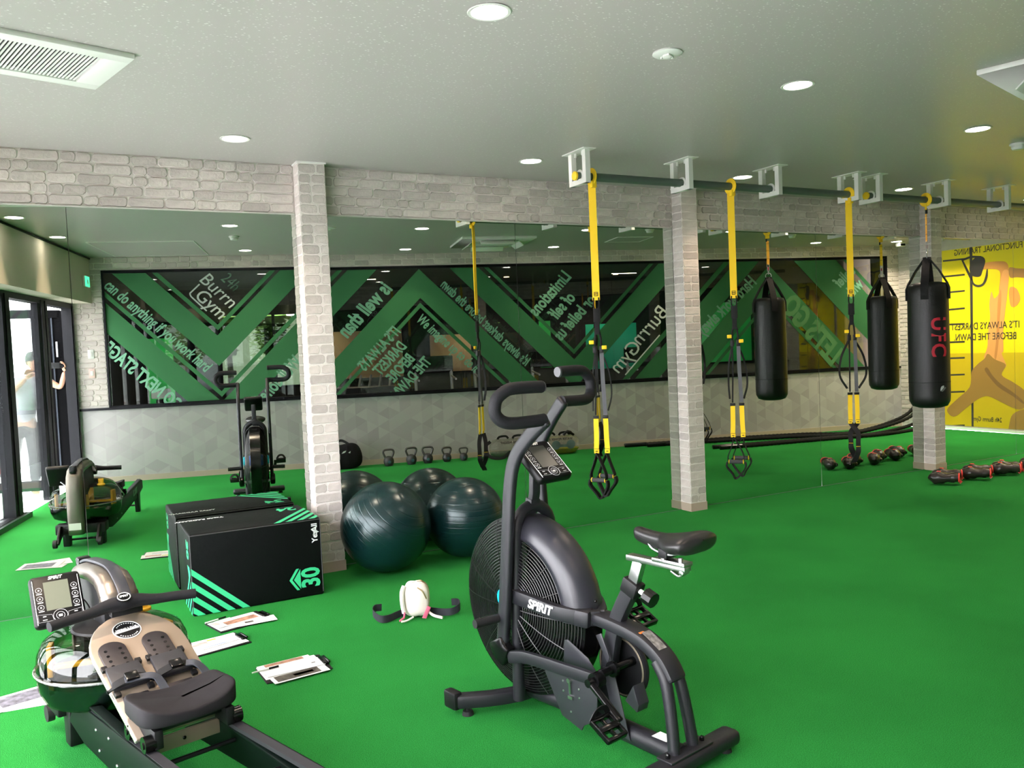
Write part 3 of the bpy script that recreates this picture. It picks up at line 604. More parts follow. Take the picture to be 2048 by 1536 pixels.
ac = thing('air_conditioner', 'square white ceiling cassette air conditioner with open flaps', 'air conditioner', MST(2.415, 1.265, ZC))
mb = MB()
for k in range(4):
    T = Matrix.Rotation(k*PI/2, 4, 'Z'); mb.prism([(-.475, -.475), (.475, -.475), (.30, -.30), (-.30, -.30)], -.03, 0, T)
build('panel', mb, white_plastic, ac, bev=.006)
build('grille', MB().box((0, 0, -.025), (.56, .56, .02)), mat('ac_grille', (.60, .60, .57), .6), ac, bev=.006)
build('slots', MB().box((0, 0, -.0145), (.605, .605, .004)), black_plastic, ac, smooth=False)
for k in range(4): build('flap', MB().box((0, 0, 0), (.44, .075, .010)), white_plastic, ac, bev=.004, M=Matrix.Rotation(k*PI/2, 4, 'Z') @ TR(0, -.335, -.062, rx=R(42)))
for k in range(4): build('slat', MB().box((0, -.18+k*.12, -.037), (.5, .008, .006)), white_plastic, ac, smooth=False)

def detector(M, label):
    o = thing('smoke_detector', label, 'detector', M)
    build('base', MB().lathe([(.001, 0), (.056, 0), (.058, -.010), (.052, -.016), (.001, -.016)], 24), white_plastic, o)
    build('dome', MB().lathe([(.044, -.014), (.046, -.030), (.036, -.046), (.001, -.050)], 24), white_plastic, o)
detector(TR(6.507, -2.27, ZC), 'domed white smoke detector on the ceiling near the right edge')
p = ST(-.72, 1.9); detector(TR(p.x, p.y, ZC), 'domed white smoke detector reflected above the logo')
p = ST(6.6, 1.5); detector(TR(p.x, p.y, ZC), 'small white ceiling detector reflected above the left hanging bag')
hs = thing('heat_sensor', 'flat round white heat sensor in the open ceiling area', 'detector', TR(2.649, -2.889, ZC))
build('base', MB().lathe([(.001, 0), (.070, 0), (.072, -.006), (.060, -.014), (.001, -.014)], 28), white_plastic, hs)
build('sensing_cup', MB().lathe([(.024, -.012), (.024, -.022), (.012, -.028), (.001, -.028)], 20), white_plastic, hs)
for a in range(3): build('prong', MB().box((.03*math.cos(a*2.1), .03*math.sin(a*2.1), -.018), (.006, .012, .012)), white_plastic, hs, smooth=False)
cm = thing('security_camera', 'small white security camera with dark window in the ceiling corner', 'camera', MST(9.15, .45, ZC))
build('housing', MB().box((0, 0, -.035), (.12, .10, .07)), white_plastic, cm, bev=.012)
build('lens_window', MB().box((0, .045, -.045), (.08, .03, .035)), black_gloss, cm, bev=.004)
def hatch(s0, s1, t0, t1, label):
    o = thing('access_hatch', label, 'hatch', MST((s0+s1)/2, (t0+t1)/2, ZC)); w, d = s1-s0, t1-t0
    build('door_panel', MB().box((0, 0, -.002), (w-.02, d-.02, .004)), CEIL, o, smooth=False)
    build('frame', MB().box((0, -d/2, -.004), (w, .010, .008)).box((0, d/2, -.004), (w, .010, .008)).box((-w/2, 0, -.004), (.010, d, .008)).box((w/2, 0, -.004), (.010, d, .008)), white_paint, o, smooth=False)
hatch(-2.35, -1.2, .15, 1.55, 'large flush ceiling hatch reflected above the left window corner')
hatch(4.05, 4.55, 1.0, 1.5, 'small square ceiling hatch reflected beside the middle pillar')

# ================================================================ RAIL, BRACKETS
RY, RZ = -1.0, 2.781
railm = mat('dark_green_grey_rail', (.085, .115, .095), .35, .3)
def rail(x0, x1, label):
    o = thing('hanging_rail', label, 'rail', TR(x0, RY, RZ))
    build('pipe', MB().cyl((0, 0, 0), (x1-x0, 0, 0), .030, 20), railm, o)
    build('end_cap', MB().cyl((-.012, 0, 0), (.002, 0, 0), .032, 20), yellow_web, o)
rail(3.325, 6.215, 'dark tubular rail carrying the yellow suspension straps'); rail(6.385, 10.9, 'dark tubular rail carrying the punching bags')
def bracket(x, label):
    o = thing('rail_bracket', label, 'bracket', TR(x, RY, ZC), 'white rail brackets'); w = .222; t = .042; tx = .040; h = .235
    build('ceiling_plate', MB().box((0, 0, -.003), (.105, .29, .006)), white_paint, o, smooth=False)
    build('hanger', MB().box((0, -w/2+t/2, -h/2-.003), (tx, t, h)).box((0, w/2-t/2, -h/2-.003), (tx, t, h)).box((0, 0, -h-.003+.019), (tx*.99, w*.995, .038)), white_paint, o, smooth=False)
    for y in (-.045, .045): build('bolt', MB().cyl((0, y, -.004), (0, y, -.035), .009, 8), white_paint, o)
    build('pipe_clip', MB().tube([(0, .036*math.cos(a), RZ-ZC+.036*math.sin(a)) for a in [i*PI/12 for i in range(25)]], .01, closed=False, flat=(.022, .005), caps=False), white_paint, o)
for x, n in ((3.36, 'first from the pillar side, at the yellow rail end'), (4.295, 'second along the rail'), (5.225, 'third, left of the third strap'), (6.165, 'fourth, holding the third strap'), (6.44, 'fifth, at the second rail end'), (7.385, 'sixth, right of the punching bag strap'), (8.32, 'seventh, at the right edge'), (9.25, 'eighth, past the right edge'), (10.2, 'last one near the poster')):
    bracket(x, 'white square ceiling bracket, '+n)

# ================================================================ SUSPENSION TRAINERS
def suspension(x, label, hang, wide=True, seed=0):
    """hang = rotation of the handle axis; local x = handle axis"""
    rn = random.Random(seed)
    o = thing('suspension_trainer', label, 'suspension trainer', TR(x, RY, RZ, rz=hang), 'yellow and black suspension straps on the rail')
    g = hang; ca = Matrix.Rotation(-g, 4, 'Z')
    build('knot', MB().tube([(0, .040*math.cos(a), .040*math.sin(a)) for a in [i*PI/8 for i in range(17)]], .01, flat=(.05, .010), M=ca, caps=False).box((0, -.02, -.055), (.04, .03, .05), ca @ TR(0, 0, 0)), yellow_web, o, bev=.004)
    fc = math.atan2(-.62, .78)-g            # flat face turned to the room's corner
    F = Matrix.Rotation(fc, 4, 'Z')
    pt = [(0, 0, -.05), (0, .004, -.2), (0, 0, -.5), (0, 0, -.89)]
    build('anchor_strap', MB().tube(smooth_path(pt, 5), 1, flat=(.054, .006), up=(0, 1, 0), M=F), yellow_web, o)
    build('anchor_tag', MB().box((0, -.004, -.845), (.030, .0015, .030), F), black_web, o, smooth=False)
    build('anchor_tag_face', MB().box((0, -.0055, -.838), (.022, .001, .007), F).box((0, -.0055, -.851), (.022, .001, .007), F), yellow_web, o, smooth=False)
    build('carabiner_loop', MB().tube(smooth_path([(-.018, 0, -.87), (-.020, 0, -.93), (-.010, 0, -.97)], 5), .006, 6, M=F).tube(smooth_path([(.018, 0, -.87), (.020, 0, -.93), (.010, 0, -.97)], 5), .006, 6, M=F), black_web, o)
    build('main_loop', MB().tube(smooth_path([(0, 0, -.95), (0, .003, -1.0), (.0, 0, -1.10), (0, 0, -1.14)], 4), 1, flat=(.036, .014), up=(0, 1, 0), M=F).box((0, 0, -1.0), (.05, .02, .10), F), black_web, o, bev=.004)
    for sx in (-1, 1):
        x1 = .024*sx; xb = (.028 if not wide else .035)*sx
        build('equalizer_strap', MB().tube(smooth_path([(.005*sx, 0, -1.09), (.02*sx, .01, -1.16), (x1, 0, -1.25)], 5), .008, 6, M=F), black_web, o)
        build('cam_tab', MB().box((x1*1.9, -.012, -1.215-.02*sx), (.036, .014, .028), F @ TR(0, 0, 0)), yellow_web, o, bev=.004)
        build('cam_buckle', MB().box((x1, 0, -1.25), (.030, .022, .05), F), black_plastic, o, bev=.004)
        build('adjust_strap', MB().tube(smooth_path([(x1, 0, -1.26), (x1*1.05, 0, -1.45), (xb, 0, -1.73)], 5), 1, flat=(.030 if sx > 0 else .012, .004), up=(0, 1, 0), M=F), grey_web if sx > 0 else black_web, o)
        sw = (.075+.03*rn.random())*(1 if not wide else (.35 if sx < 0 else .6))
        build('slack_loop', MB().tube(smooth_path([(x1, .012, -1.27), (x1+sx*sw*.8, .02, -1.42), (x1+sx*sw, .02, -1.58), (xb+sx*.02, .012, -1.70)], 5), 1, flat=(.028, .003), up=(1, .4, 0), M=F), black_web, o)
        build('strap_joint', MB().box((xb, 0, -1.745), (.042, .014, .022), F), black_plastic, o, bev=.003)
        yl = [(xb, 0, -1.755), (xb+.002*sx, 0, -1.9), (xb+(.006 if wide else 0)*sx, 0, -1.985)]
        build('yellow_strap', MB().tube(smooth_path(yl, 4), 1, flat=(.036, .006), up=(0, 1, 0), M=F), yellow_web, o)
        build('label_patch', MB().box((xb+.004*sx, -.004, -1.995), (.037, .004, .036), F), yellow_web, o, bev=.002)
        build('label_outline', MB().box((xb+.004*sx, -.0065, -1.978), (.037, .001, .003), F).box((xb+.004*sx, -.0065, -2.012), (.037, .001, .003), F).box((xb+.004*sx, -.0065, -1.996), (.018, .001, .006), F), black_web, o, smooth=False)
        # stirrup in the handle's own plane (local x = handle axis)
        yo = .030*sx; top = Vector((F @ Vector((xb, 0, -2.01)))); hz = -2.195+.012*sx; HW = .062
        hx = .018*sx
        build('stirrup_strap', MB().tube(smooth_path([top, (hx-HW*.55, yo, -2.09), (hx-HW, yo, -2.16), (hx-HW, yo, hz+.006)], 5), 1, flat=(.006, .038), up=(0, 1, 0)).tube(smooth_path([top, (hx+HW*.55, yo, -2.09), (hx+HW, yo, -2.16), (hx+HW, yo, hz+.006)], 5), 1, flat=(.006, .038), up=(0, 1, 0)), black_web, o)
        h = build('grip', MB().cyl((hx-.055, yo, hz), (hx+.055, yo, hz), .0165, 14), mat('foam_grip', (.035, .035, .038), .8), o)
        build('grip_ring', MB().cyl((hx-.059, yo, hz), (hx-.053, yo, hz), .018, 12).cyl((hx+.053, yo, hz), (hx+.059, yo, hz), .018, 12), yellow_web, h)
        build('foot_cradle', MB().tube(smooth_path([(hx-HW-.008, yo, hz), (hx-HW-.012, yo, hz-.04), (hx-HW*.55, yo*.3, hz-.10), (hx+.01*sx, -yo*.4, hz-.142), (hx+HW*.6, yo*.3, hz-.10), (hx+HW+.012, yo, hz-.04), (hx+HW+.008, yo, hz)], 5), 1, flat=(.012, .040), up=(0, 1, 0)), black_web, o)
    return o
suspension(3.462, 'suspension strap nearest the camera, hanging right of the bike handlebar', math.atan2(-.9, .44), True, 1)
suspension(4.789, 'suspension strap just right of the middle pillar, in front of the reflected bag', math.atan2(-.75, .66), True, 2)
suspension(6.152, 'suspension strap between the two reflected bags, handles hanging edge-on', math.atan2(.64, .77), False, 3)

# ================================================================ PUNCHING BAGS
leather = mat('black_bag_leather', (.005, .005, .0055), .42, spec=.35, bump=.25, bs=90)
ufc = mat('red_bag_print', (.42, .012, .03), .45)
def punching_bag(x, face, label, first):
    o = thing('punching_bag', label, 'punching bag', TR(x, RY, 0, rz=face), 'black punching bags on the rail'); r = .178
    prof = [(.001, .835), (r*.55, .838), (r*.85, .856), (r*.98, .90), (r, .95), (r*1.0, 1.4), (r*.985, 1.90), (r*.97, 1.965), (r*.88, 2.0), (r*.6, 2.012), (.001, 2.014)]
    build('body', MB().lathe(prof, 40), leather, o, ang=60)
    build('seam_band', MB().lathe([(r+.0005, 1.075), (r+.0015, 1.078), (r+.0015, 1.083), (r+.0005, 1.086)], 40), black_plastic, o)
    for a in (0, PI/2, PI, 3*PI/2):
        T = Matrix.Rotation(a-.14, 4, 'Z')
        build('hanging_strap', MB().tube([(.012, 0, 2.245), (.10, 0, 2.12), (r*.93, 0, 2.0), (r+.004, 0, 1.955), (r+.004, 0, 1.85)], 1, flat=(.066, .012), up=(1, 0, .2), M=T), black_web, o)
    build('ring', MB().tube([(.032*math.cos(b), 0, 2.262+.032*math.sin(b)) for b in [i*PI/9 for i in range(18)]], .0045, 8, closed=True), steel, o)
    build('swivel', MB().tube([(.0, 0, 2.28), (0, 0, 2.32)], .007, 8).tube([(.011*math.cos(b), 0, 2.335+.022*math.sin(b)) for b in [i*PI/9 for i in range(18)]], .004, 8, closed=True), steel, o)
    build('red_clip', MB().box((0, 0, 2.345), (.012, .014, .034)), mat('red_clip', (.35, .01, .03), .35), o, bev=.003)
    build('snap_hook', MB().tube([(.012*math.cos(b), 0, 2.375+.024*math.sin(b)) for b in [i*PI/9 for i in range(18)]], .004, 8, closed=True), steel, o)
    F = Matrix.Rotation(.3, 4, 'Z')
    ys = mat('orange_yellow_webbing', (.90, .42, .03), .7)
    build('extension_strap', MB().tube(smooth_path([(0, 0, 2.39), (.002, 0, 2.5), (0, 0, 2.66)], 4), 1, flat=(.030, .006), up=(0, 1, 0), M=F), ys if first else yellow_web, o)
    for z in (2.46, 2.55, 2.63): build('stitching', MB().box((0, 0, z), (.031, .0075, .003), F), black_web, o, smooth=False)
    build('buckle', MB().box((-.012, 0, 2.675), (.016, .02, .05), F), black_plastic, o, bev=.003)
    build('rail_loop', MB().tube([(.0, .040*math.cos(a), RZ+.040*math.sin(a)) for a in [i*PI/8 for i in range(17)]], .01, flat=(.05, .010), caps=False, M=Matrix.Rotation(-face, 4, 'Z')).box((0, 0, RZ-.065), (.045, .018, .06)), yellow_web, o, bev=.003)
    if first:
        me = text_mesh('UFC', size=.195, bold=.022, ext=.0008, sx=.94, spacing=1.14)
        for v in me.vertices:
            u, w = v.co.y, -v.co.x; rr = r+.0022+v.co.z; a = u/r   # reads downwards, wraps round the bag
            v.co = Vector((rr*math.sin(a), -rr*math.cos(a), 1.50+w))
        me.materials.clear(); me.materials.append(ufc); link('lettering', me, o, Matrix.Rotation(-R(62), 4, 'Z'))
        T = Matrix.Rotation(-R(50), 4, 'Z')
        def patch(x0, x1, f, m):
            mb = MB(); mb.grid(lambda u, v: (math.sin((x0+(x1-x0)*u)/r)*(r+.002), -math.cos((x0+(x1-x0)*u)/r)*(r+.002), 1.02+f(x0+(x1-x0)*u, v)), 6, 2, T)
            build('badge', mb, m, o, smooth=False)
        cc = lambda x: math.sqrt(max(0, .030**2-x*x))
        patch(-.030, .006, lambda x, v: (x*.9+.006)+(cc(x)-(x*.9+.006))*v, mat('badge_light', (.45, .50, .50), .4))
        patch(-.026, .028, lambda x, v: max(-cc(x), (x*.9-.018))+(min(cc(x), (x*.9+.000))-max(-cc(x), x*.9-.018))*v, mat('badge_grey', (.14, .15, .15), .4))
    return o
punching_bag(7.195, R(35), 'heavy black punching bag with red vertical lettering, hanging before the last pillar', True)
punching_bag(9.12, R(35), 'heavy black punching bag at the far right edge of the picture', False)

# ================================================================ BOXING GLOVES
glv = mat('black_glove_leather', (.018, .014, .013), .32); redm = mat('red_glove_trim', (.70, .04, .03), .45)
def glove(parent=None):
    o = thing('boxing_glove', 'x', 'boxing glove', None, 'black and red boxing gloves on the turf')
    def f(u, v):       # v along: fist (0) to cuff (1)
        a = 2*PI*u; x = .28*v
        w = .070*math.sin(min(1, v*2.6+.02)*PI/2)**.6*(1-.34*max(0, v-.35)/.65)
        h = .066*math.sin(min(1, v*2.8+.02)*PI/2)**.6*(1-.40*max(0, v-.3)/.7)*(1-.18*math.exp(-((v-.62)/.10)**2))
        return (w*math.cos(a), -x, .067+.010*v+h*math.sin(a)+.006*math.sin(v*22)*(v < .6))
    b = MB().grid(f, 18, 16); build('fist', b, glv, o, ang=80)
    build('thumb', MB().tube(smooth_path([(.050, -.05, .062), (.064, -.09, .060), (.052, -.14, .055), (.03, -.18, .05)], 4), [.018]+[.024]*5+[.02]*4+[.012]*3, 12), glv, o, ang=80)
    build('cuff_trim', MB().tube([(.048*math.cos(a), -.281, .077+.041*math.sin(a)) for a in [i*PI/9 for i in range(18)]], .0075, 8, closed=True), redm, o)
    build('cuff_lining', MB().lathe([(.001, 0), (.98, 0)], 18, Matrix.Translation((0, -.281, .077)) @ Matrix.Rotation(PI/2, 4, 'X') @ Matrix.Diagonal((.046, .039, 1, 1))), mat('dark_red_lining', (.06, .003, .005), .7), o)
    build('badge_patch', MB().box((-.0, -.10, .134), (.045, .035, .008)), redm, o, bev=.002); build('strap_end', MB().tube(smooth_path([(.045, -.24, .07), (.062, -.27, .045), (.055, -.30, .018)], 4), 1, flat=(.030, .006), up=(1, 0, 0)), redm, o)
    build('strap', MB().tube([(.053*math.cos(a), -.225, .075+.048*math.sin(a)) for a in [i*PI/9 for i in range(18)]], .01, closed=True, flat=(.032, .006)), glv, o)
    return o
g0 = glove()
gl = []
for i in range(4):
    bx, by = 7.70+i*.455, -.60-.035*i
    for j in range(2):
        g = g0 if (i == 0 and j == 0) else copy_tree(g0)
        g.matrix_world = TR(bx+.19*j, by+.10*j, 0.0, rz=R(32+7*((i+j) % 3)-2*i), rx=0)
        g['label'] = 'black boxing glove with red cuff, '+['first pair from the pillar', 'second pair', 'third pair', 'last pair by the right edge'][i]+(', nearer glove' if j == 0 else ', glove tucked behind'); gl.append(g)

# ================================================================ EXERCISE BALLS
def ball(x, y, r, rot, label):
    m = mat('dark_teal_ball', (.003, .020, .022), .27, .25, spec=.55)
    if not m.node_tree.nodes.get('lines'):
        nt = m.node_tree; L = nt.links.new; tc = nt.nodes.new('ShaderNodeTexCoord'); w = nt.nodes.new('ShaderNodeTexWave'); w.name = 'lines'; w.bands_direction = 'Z'; w.wave_type = 'BANDS'; w.inputs['Scale'].default_value = 8; w.inputs['Distortion'].default_value = .15
        b = nt.nodes.new('ShaderNodeBump'); b.inputs['Strength'].default_value = .25; b.inputs['Distance'].default_value = .004
        cr = nt.nodes.new('ShaderNodeValToRGB'); cr.color_ramp.elements[0].position = .0; cr.color_ramp.elements[1].position = .08
        L(tc.outputs['Object'], w.inputs['Vector']); L(w.outputs['Fac'], cr.inputs[0]); L(cr.outputs[0], b.inputs['Height']); L(b.outputs[0], nt.nodes['Principled BSDF'].inputs['Normal'])
    o = build('exercise_ball', MB().sphere((0, 0, 0), r, 64), m, ang=60)
    o.matrix_world = TR(x, y, r, rz=rot[0], rx=rot[1]); tag(o, label, 'exercise ball', 'dark green exercise balls')
    return o
ball(1.992, -.372, .324, (.6, .75), 'large dark green exercise ball nearest the brick pillar')
ball(2.637, -.335, .302, (0, .08), 'dark green exercise ball behind the bike fan wheel')

# ================================================================ PLYO BOX
vinyl = mat('black_vinyl', (.0022, .003, .003), .55, spec=.10, bump=.3, bs=30)
BX0, BX1, BY0, BY1, BZ = .625, 1.447, -.655, -.060, .51
px = thing('plyo_box', 'black soft plyometric box with mint green chevrons and the number 30', 'plyo box', TR((BX0+BX1)/2, (BY0+BY1)/2, 0))
w, d = BX1-BX0, BY1-BY0
build('body', MB().box((0, 0, BZ/2), (w, d, BZ)), vinyl, px, bev=.014, seg=3)
for y in (-d/2+.004, d/2-.004): build('piping', MB().tube([(-w/2+.006, y, .02), (-w/2+.006, y, BZ-.01), (w/2-.006, y, BZ-.01), (w/2-.006, y, .02)], .005, 6), mat('black_piping', (.03, .03, .032), .5), px)
FR = Matrix.Translation((0, -d/2-.0006, 0)) @ Matrix.Rotation(PI/2, 4, 'X')        # front: x right, y up
def decal(name, polys, M, m=mint, h=.0006):
    mb = MB(); [mb.prism(q, 0, h) for q in polys]; return build(name, mb, m, px, smooth=False, M=M)
ch = []
for k in range(4):
    a = .30-.079*k; b = a-.040
    if b > 0: ch.append([(-w/2+.004, a), (-w/2+.004, b), (-w/2+.004+b*1.13, .004), (-w/2+.004+a*1.13, .004)])
decal('chevron_print', ch, FR)
LF = Matrix.Translation((-w/2-.0006, 0, 0)) @ Matrix.Rotation(-PI/2, 4, 'Z') @ Matrix.Rotation(PI/2, 4, 'X')    # left side: x = towards front
chl = []
for k in range(4):
    a = .30-.079*k; b = a-.040
    if b > 0: chl.append([(d/2-.004, a), (d/2-.004, b), (d/2-.004-b*1.1, .004), (d/2-.004-a*1.1, .004)])
decal('chevron_print', chl, LF)
TP = Matrix.Translation((0, 0, BZ+.0004))
cht = []
for k in range(4):
    a = .30-.075*k; b = a-.040
    if b > 0: cht.append([(w/2-.004, -d/2+.004+a*1.4), (w/2-.004, -d/2+.004+b*1.4), (w/2-.004-b, -d/2+.004), (w/2-.004-a, -d/2+.004)])
decal('chevron_print', cht, TP)
lettering('30', mint, px, FR @ TR(w/2-.080, .125, 0, rz=PI/2), size=.165, bold=.03, sx=.80)
decal('arrow_print', [[(w/2-.225, .125), (w/2-.178, .195), (w/2-.160, .195), (w/2-.206, .125), (w/2-.160, .055), (w/2-.178, .055)], [(w/2-.196, .125), (w/2-.152, .190), (w/2-.152, .060)]], FR)
lettering('YesAll', white_print, px, FR @ TR(w/2-.045, .415, 0, rz=PI/2), size=.052, bold=.02, sx=.95)
decal('star_print', [[(w/2-.07, .44), (w/2-.045, .435), (w/2-.032, .456), (w/2-.035, .43), (w/2-.015, .418), (w/2-.040, .415), (w/2-.058, .398), (w/2-.05, .42)]], FR, white_print)
lettering('YesAll RADKANY', white_print, px, TP @ TR(-w/2+.13, d/2-.11, 0, rz=PI), size=.045, bold=.02, sx=.9)
lettering('24', mint, px, TP @ TR(w/2-.12, d/2-.13, 0, rz=PI), size=.16, bold=.03, sx=.8)
lettering('20', mint, px, LF @ TR(d/2-.10, BZ-.11, 0, rz=-PI/2), size=.13, bold=.03, sx=.9)
decal('arrow_print', [[(d/2-.13, BZ-.21), (d/2-.03, BZ-.21), (d/2-.08, BZ-.29)]], LF)

# ================================================================ CLIPBOARDS AND PAPERS ON THE TURF
def quad_sheet(name, pts, z, m, parent, inv, th=.0012):
    return build(name, MB().prism([(p[0], p[1]) for p in pts], z, z+th, inv), m, parent, smooth=False)
ph_brown = mat('print_brown', (.34, .17, .11), .6, var=.6, vs=22); ph_dark = mat('print_dark', (.07, .06, .05), .6, var=.7, vs=30); ph_grey = mat('print_grey', (.11, .11, .14), .6, var=.8, vs=26)
ph_pink = mat('print_pink', (.55, .36, .33), .6, var=.4, vs=18)
def lerp(a, b, t): return (a[0]+(b[0]-a[0])*t, a[1]+(b[1]-a[1])*t)
def sub(pts, u0, u1, v0, v1):        # sub-rectangle of a quad given (bl,br,tr,tl)
    f = lambda u, v: lerp(lerp(pts[0], pts[1], u), lerp(pts[3], pts[2], u), v)
    return [f(u0, v0), f(u1, v0), f(u1, v1), f(u0, v1)]
def clip_set(label, c, rz, sheets, board=(.33, .235), pen=None, boardm=black_plastic):
    o = thing('clipboard', label, 'clipboard', TR(c[0], c[1], 0, rz=rz), 'clipboards with leaflets on the turf')
    build('board', MB().box((0, 0, .004), (board[0], board[1], .005)), boardm, o, bev=.002)
    k = build('clip', MB().box((board[0]/2-.012, 0, .012), (.030, .11, .012)).tube([(board[0]/2+.004, -.05, .016), (board[0]/2+.004, .05, .016)], .006, 8), black_gloss, o, bev=.002)
    z = .0075
    for (x, y, w_, h_, r_, prints) in sheets:
        T = TR(x, y, z, rz=r_); s = build('sheet', MB().box((0, 0, .0006), (w_, h_, .0012)), paper, o, smooth=False, M=T)
        for (a, b, c_, d_, m) in prints: build('picture', MB().box((a, b, .0014), (c_, d_, .0004)), m, s, smooth=False)
        z += .0016
    if pen:
        q = build('pen', MB().cyl((0, 0, 0), (.13, 0, 0), .0042, 8), white_plastic, o, M=TR(pen[0], pen[1], z+.005, rz=pen[2])); build('pen_grip', MB().cyl((.085, 0, 0), (.135, 0, 0), .0050, 8), black_gloss, q)
    return o
clip_set('clipboard with leaflets nearest the plyo box corner', (.85, -.93), R(14), [(-.01, .0, .29, .20, 0, []), (.05, -.075, .27, .11, R(-14), [(-.02, .0, .05, .03, ph_dark)]), (-.06, .05, .10, .10, R(5), [(0, -.01, .06, .06, ph_pink)]), (-.02, .02, .28, .13, R(2), [(.03, -.02, .20, .07, ph_brown), (-.11, .02, .04, .05, ph_pink)])], pen=(-.17, .09, R(8)))
clip_set('clipboard with leaflets and a blue-lined sheet beside the rower', (.655, -1.27), R(12), [(.0, .0, .31, .21, R(2), [(.0, -.02, .2, .006, mat('print_blue', (.12, .22, .5), .6))]), (-.05, .05, .24, .12, R(-3), [(-.03, 0, .12, .05, ph_pink), (.06, .03, .05, .02, mat('print_yellow', (.6, .5, .02), .6))]), (.03, -.04, .26, .012, R(6), [])])
clip_set('clipboard with leaflets lying alone on the turf in front', (.945, -1.885), R(2), [(-.01, .02, .30, .19, R(1), []), (.0, -.085, .28, .13, R(4), [(-.01, -.015, .22, .075, ph_dark), (.02, -.015, .10, .03, ph_brown)]), (-.02, .055, .27, .14, R(3), [(.0, .048, .2, .036, ph_brown), (-.09, -.01, .06, .05, ph_pink)]), (.0, .0, .29, .12, R(0), [(.10, -.0, .02, .01, ph_dark)])], pen=(-.20, .03, R(6)))
def leaflet(label, c, rz, parts):
    o = thing('leaflet_pile', label, 'leaflets', TR(c[0], c[1], 0, rz=rz), None); z = .001
    for (x, y, w_, h_, r_, prints) in parts:
        s = build('sheet', MB().box((0, 0, .0006), (w_, h_, .0012)), paper, o, smooth=False, M=TR(x, y, z, rz=r_)); z += .0016
        for (a, b, c_, d_, m) in prints: build('picture', MB().box((a, b, .0014), (c_, d_, .0004)), m, s, smooth=False)
leaflet('fanned leaflets with grey pictures left of the rower tank', (-.235, -1.50), R(16), [(.05, -.06, .30, .21, R(-22), []), (.07, .06, .25, .10, R(8), []), (.0, .0, .30, .21, R(0), [(-.01, .01, .22, .14, ph_grey)])])

# ================================================================ WAIST POUCH
cream = mat('cream_fabric', (.82, .74, .68), .7, bump=.3, bs=40, var=.05); pink = mat('pink_trim', (.55, .10, .18), .6)
wp = thing('waist_pouch', 'small cream waist pouch with pink trim and wide black belt', 'pouch', TR(1.775, -1.475, 0, rz=R(-22)))
def pf(u, v):
    a = 2*PI*u; b = PI*(v-.5); k = .78
    cx, sx = math.cos(a), math.sin(a); sg = lambda t, e: math.copysign(abs(t)**e, t)
    return (.078*sg(cx, .7)*sg(math.cos(b), .6)+.004*math.sin(7*a), .050*sg(sx, .7)*sg(math.cos(b), .6), .112+.102*sg(math.sin(b), .75)+.004*math.cos(5*a))
build('pouch_body', MB().grid(pf, 28, 16), cream, wp, ang=80)
build('ruffle', MB().tube(smooth_path([(-.066, -.02, .195), (-.08, -.035, .16), (-.08, -.04, .10), (-.072, -.035, .04)], 5), [.014]*16, 8), cream, wp)
build('zip', MB().tube(smooth_path([(.01, -.042, .188), (.04, -.05, .165), (.06, -.048, .12)], 5), .004, 6), mat('brass', (.45, .33, .18), .4, .8), wp)
build('chain', MB().tube(smooth_path([(.01, 0, .216), (.035, -.01, .218), (.06, 0, .195), (.074, .01, .165)], 5), .005, 6), mat('brass'), wp)
build('side_tab', MB().prism([(.03, .01), (.055, .005), (.085, .07), (.065, .08)], -.062, -.052, Matrix(((1, 0, 0, 0), (0, 0, 1, 0), (0, 1, 0, 0), (0, 0, 0, 1)))), pink, wp, bev=.002)
build('zip_pull', MB().tube([(-.07, -.055, .05), (-.075, -.06, .02), (-.10, -.08, .008)], .006, 6), pink, wp)
belt = mat('black_belt', (.012, .012, .02), .7)
for sx in (-1, 1): build('belt', MB().tube(smooth_path([(.03*sx, .035, .030), (.10*sx, .02, .022), (.165*sx, -.05+.02*sx, .026), (.215*sx, -.055+.02*sx, .030), (.255*sx, -.01, .046), (.25*sx, .06, .052), (.21*sx, .08, .05)], 5), 1, flat=(.004, .042), up=(0, 0, 1)), belt, wp)
build('cord', MB().tube(smooth_path([(.07, -.045, .04), (.10, -.06, .02), (.15, -.09, .012)], 4), .008, 6), cream, wp)
build('cord', MB().tube(smooth_path([(-.02, -.06, .02), (-.06, -.09, .010), (-.09, -.10, .010)], 4), .006, 6), cream, wp)

# ================================================================ AIR BIKE  (local: x = bike's right, y = forward, z up)
bk = thing('air_bike', 'black air resistance exercise bike with caged fan wheel and moving handles', 'exercise bike', TR(1.721, -2.803, 0, rz=math.atan2(.207, .978)))
def b(v, u, z): return (v, -u, z)
YZ = lambda pts: [b(0, u, z) for u, z in pts]
build('front_stabilizer', MB().tube(smooth_path([b(-.30, -.035, .062), b(-.16, .055, .060), b(0, .10, .058), b(.16, .055, .060), b(.30, -.035, .062)], 6), 1, flat=(.062, .058), up=(0, 0, 1)), black_paint, bk, bev=.012)
for s in (-1, 1):
    build('end_cap', MB().box(b(.305*s, -.055, .066), (.045, .085, .078)), black_plastic, bk, bev=.012)
    build('levelling_foot', MB().cyl(b(.265*s, -.005, 0), b(.265*s, -.005, .018), .026, 16, r2=.022).cyl(b(.265*s, -.005, .018), b(.265*s, -.005, .04), .008, 8), rubber, bk)
mast = [b(-.098, .145, .06), b(-.098, .152, .40), b(-.098, .168, .72)]+[(-.098*math.cos(a), -.172, .795+.098*math.sin(a)) for a in [i*PI/12 for i in range(13)]]+[b(.098, .168, .72), b(.098, .152, .40), b(.098, .145, .06)]
build('wheel_fork', MB().tube(mast, .026, 12), black_paint, bk, ang=50)
build('frame_beam', MB().tube(smooth_path(YZ([(.10, .075), (.35, .078), (.62, .066), (.95, .058)]), 5), .040, 12), black_paint, bk)
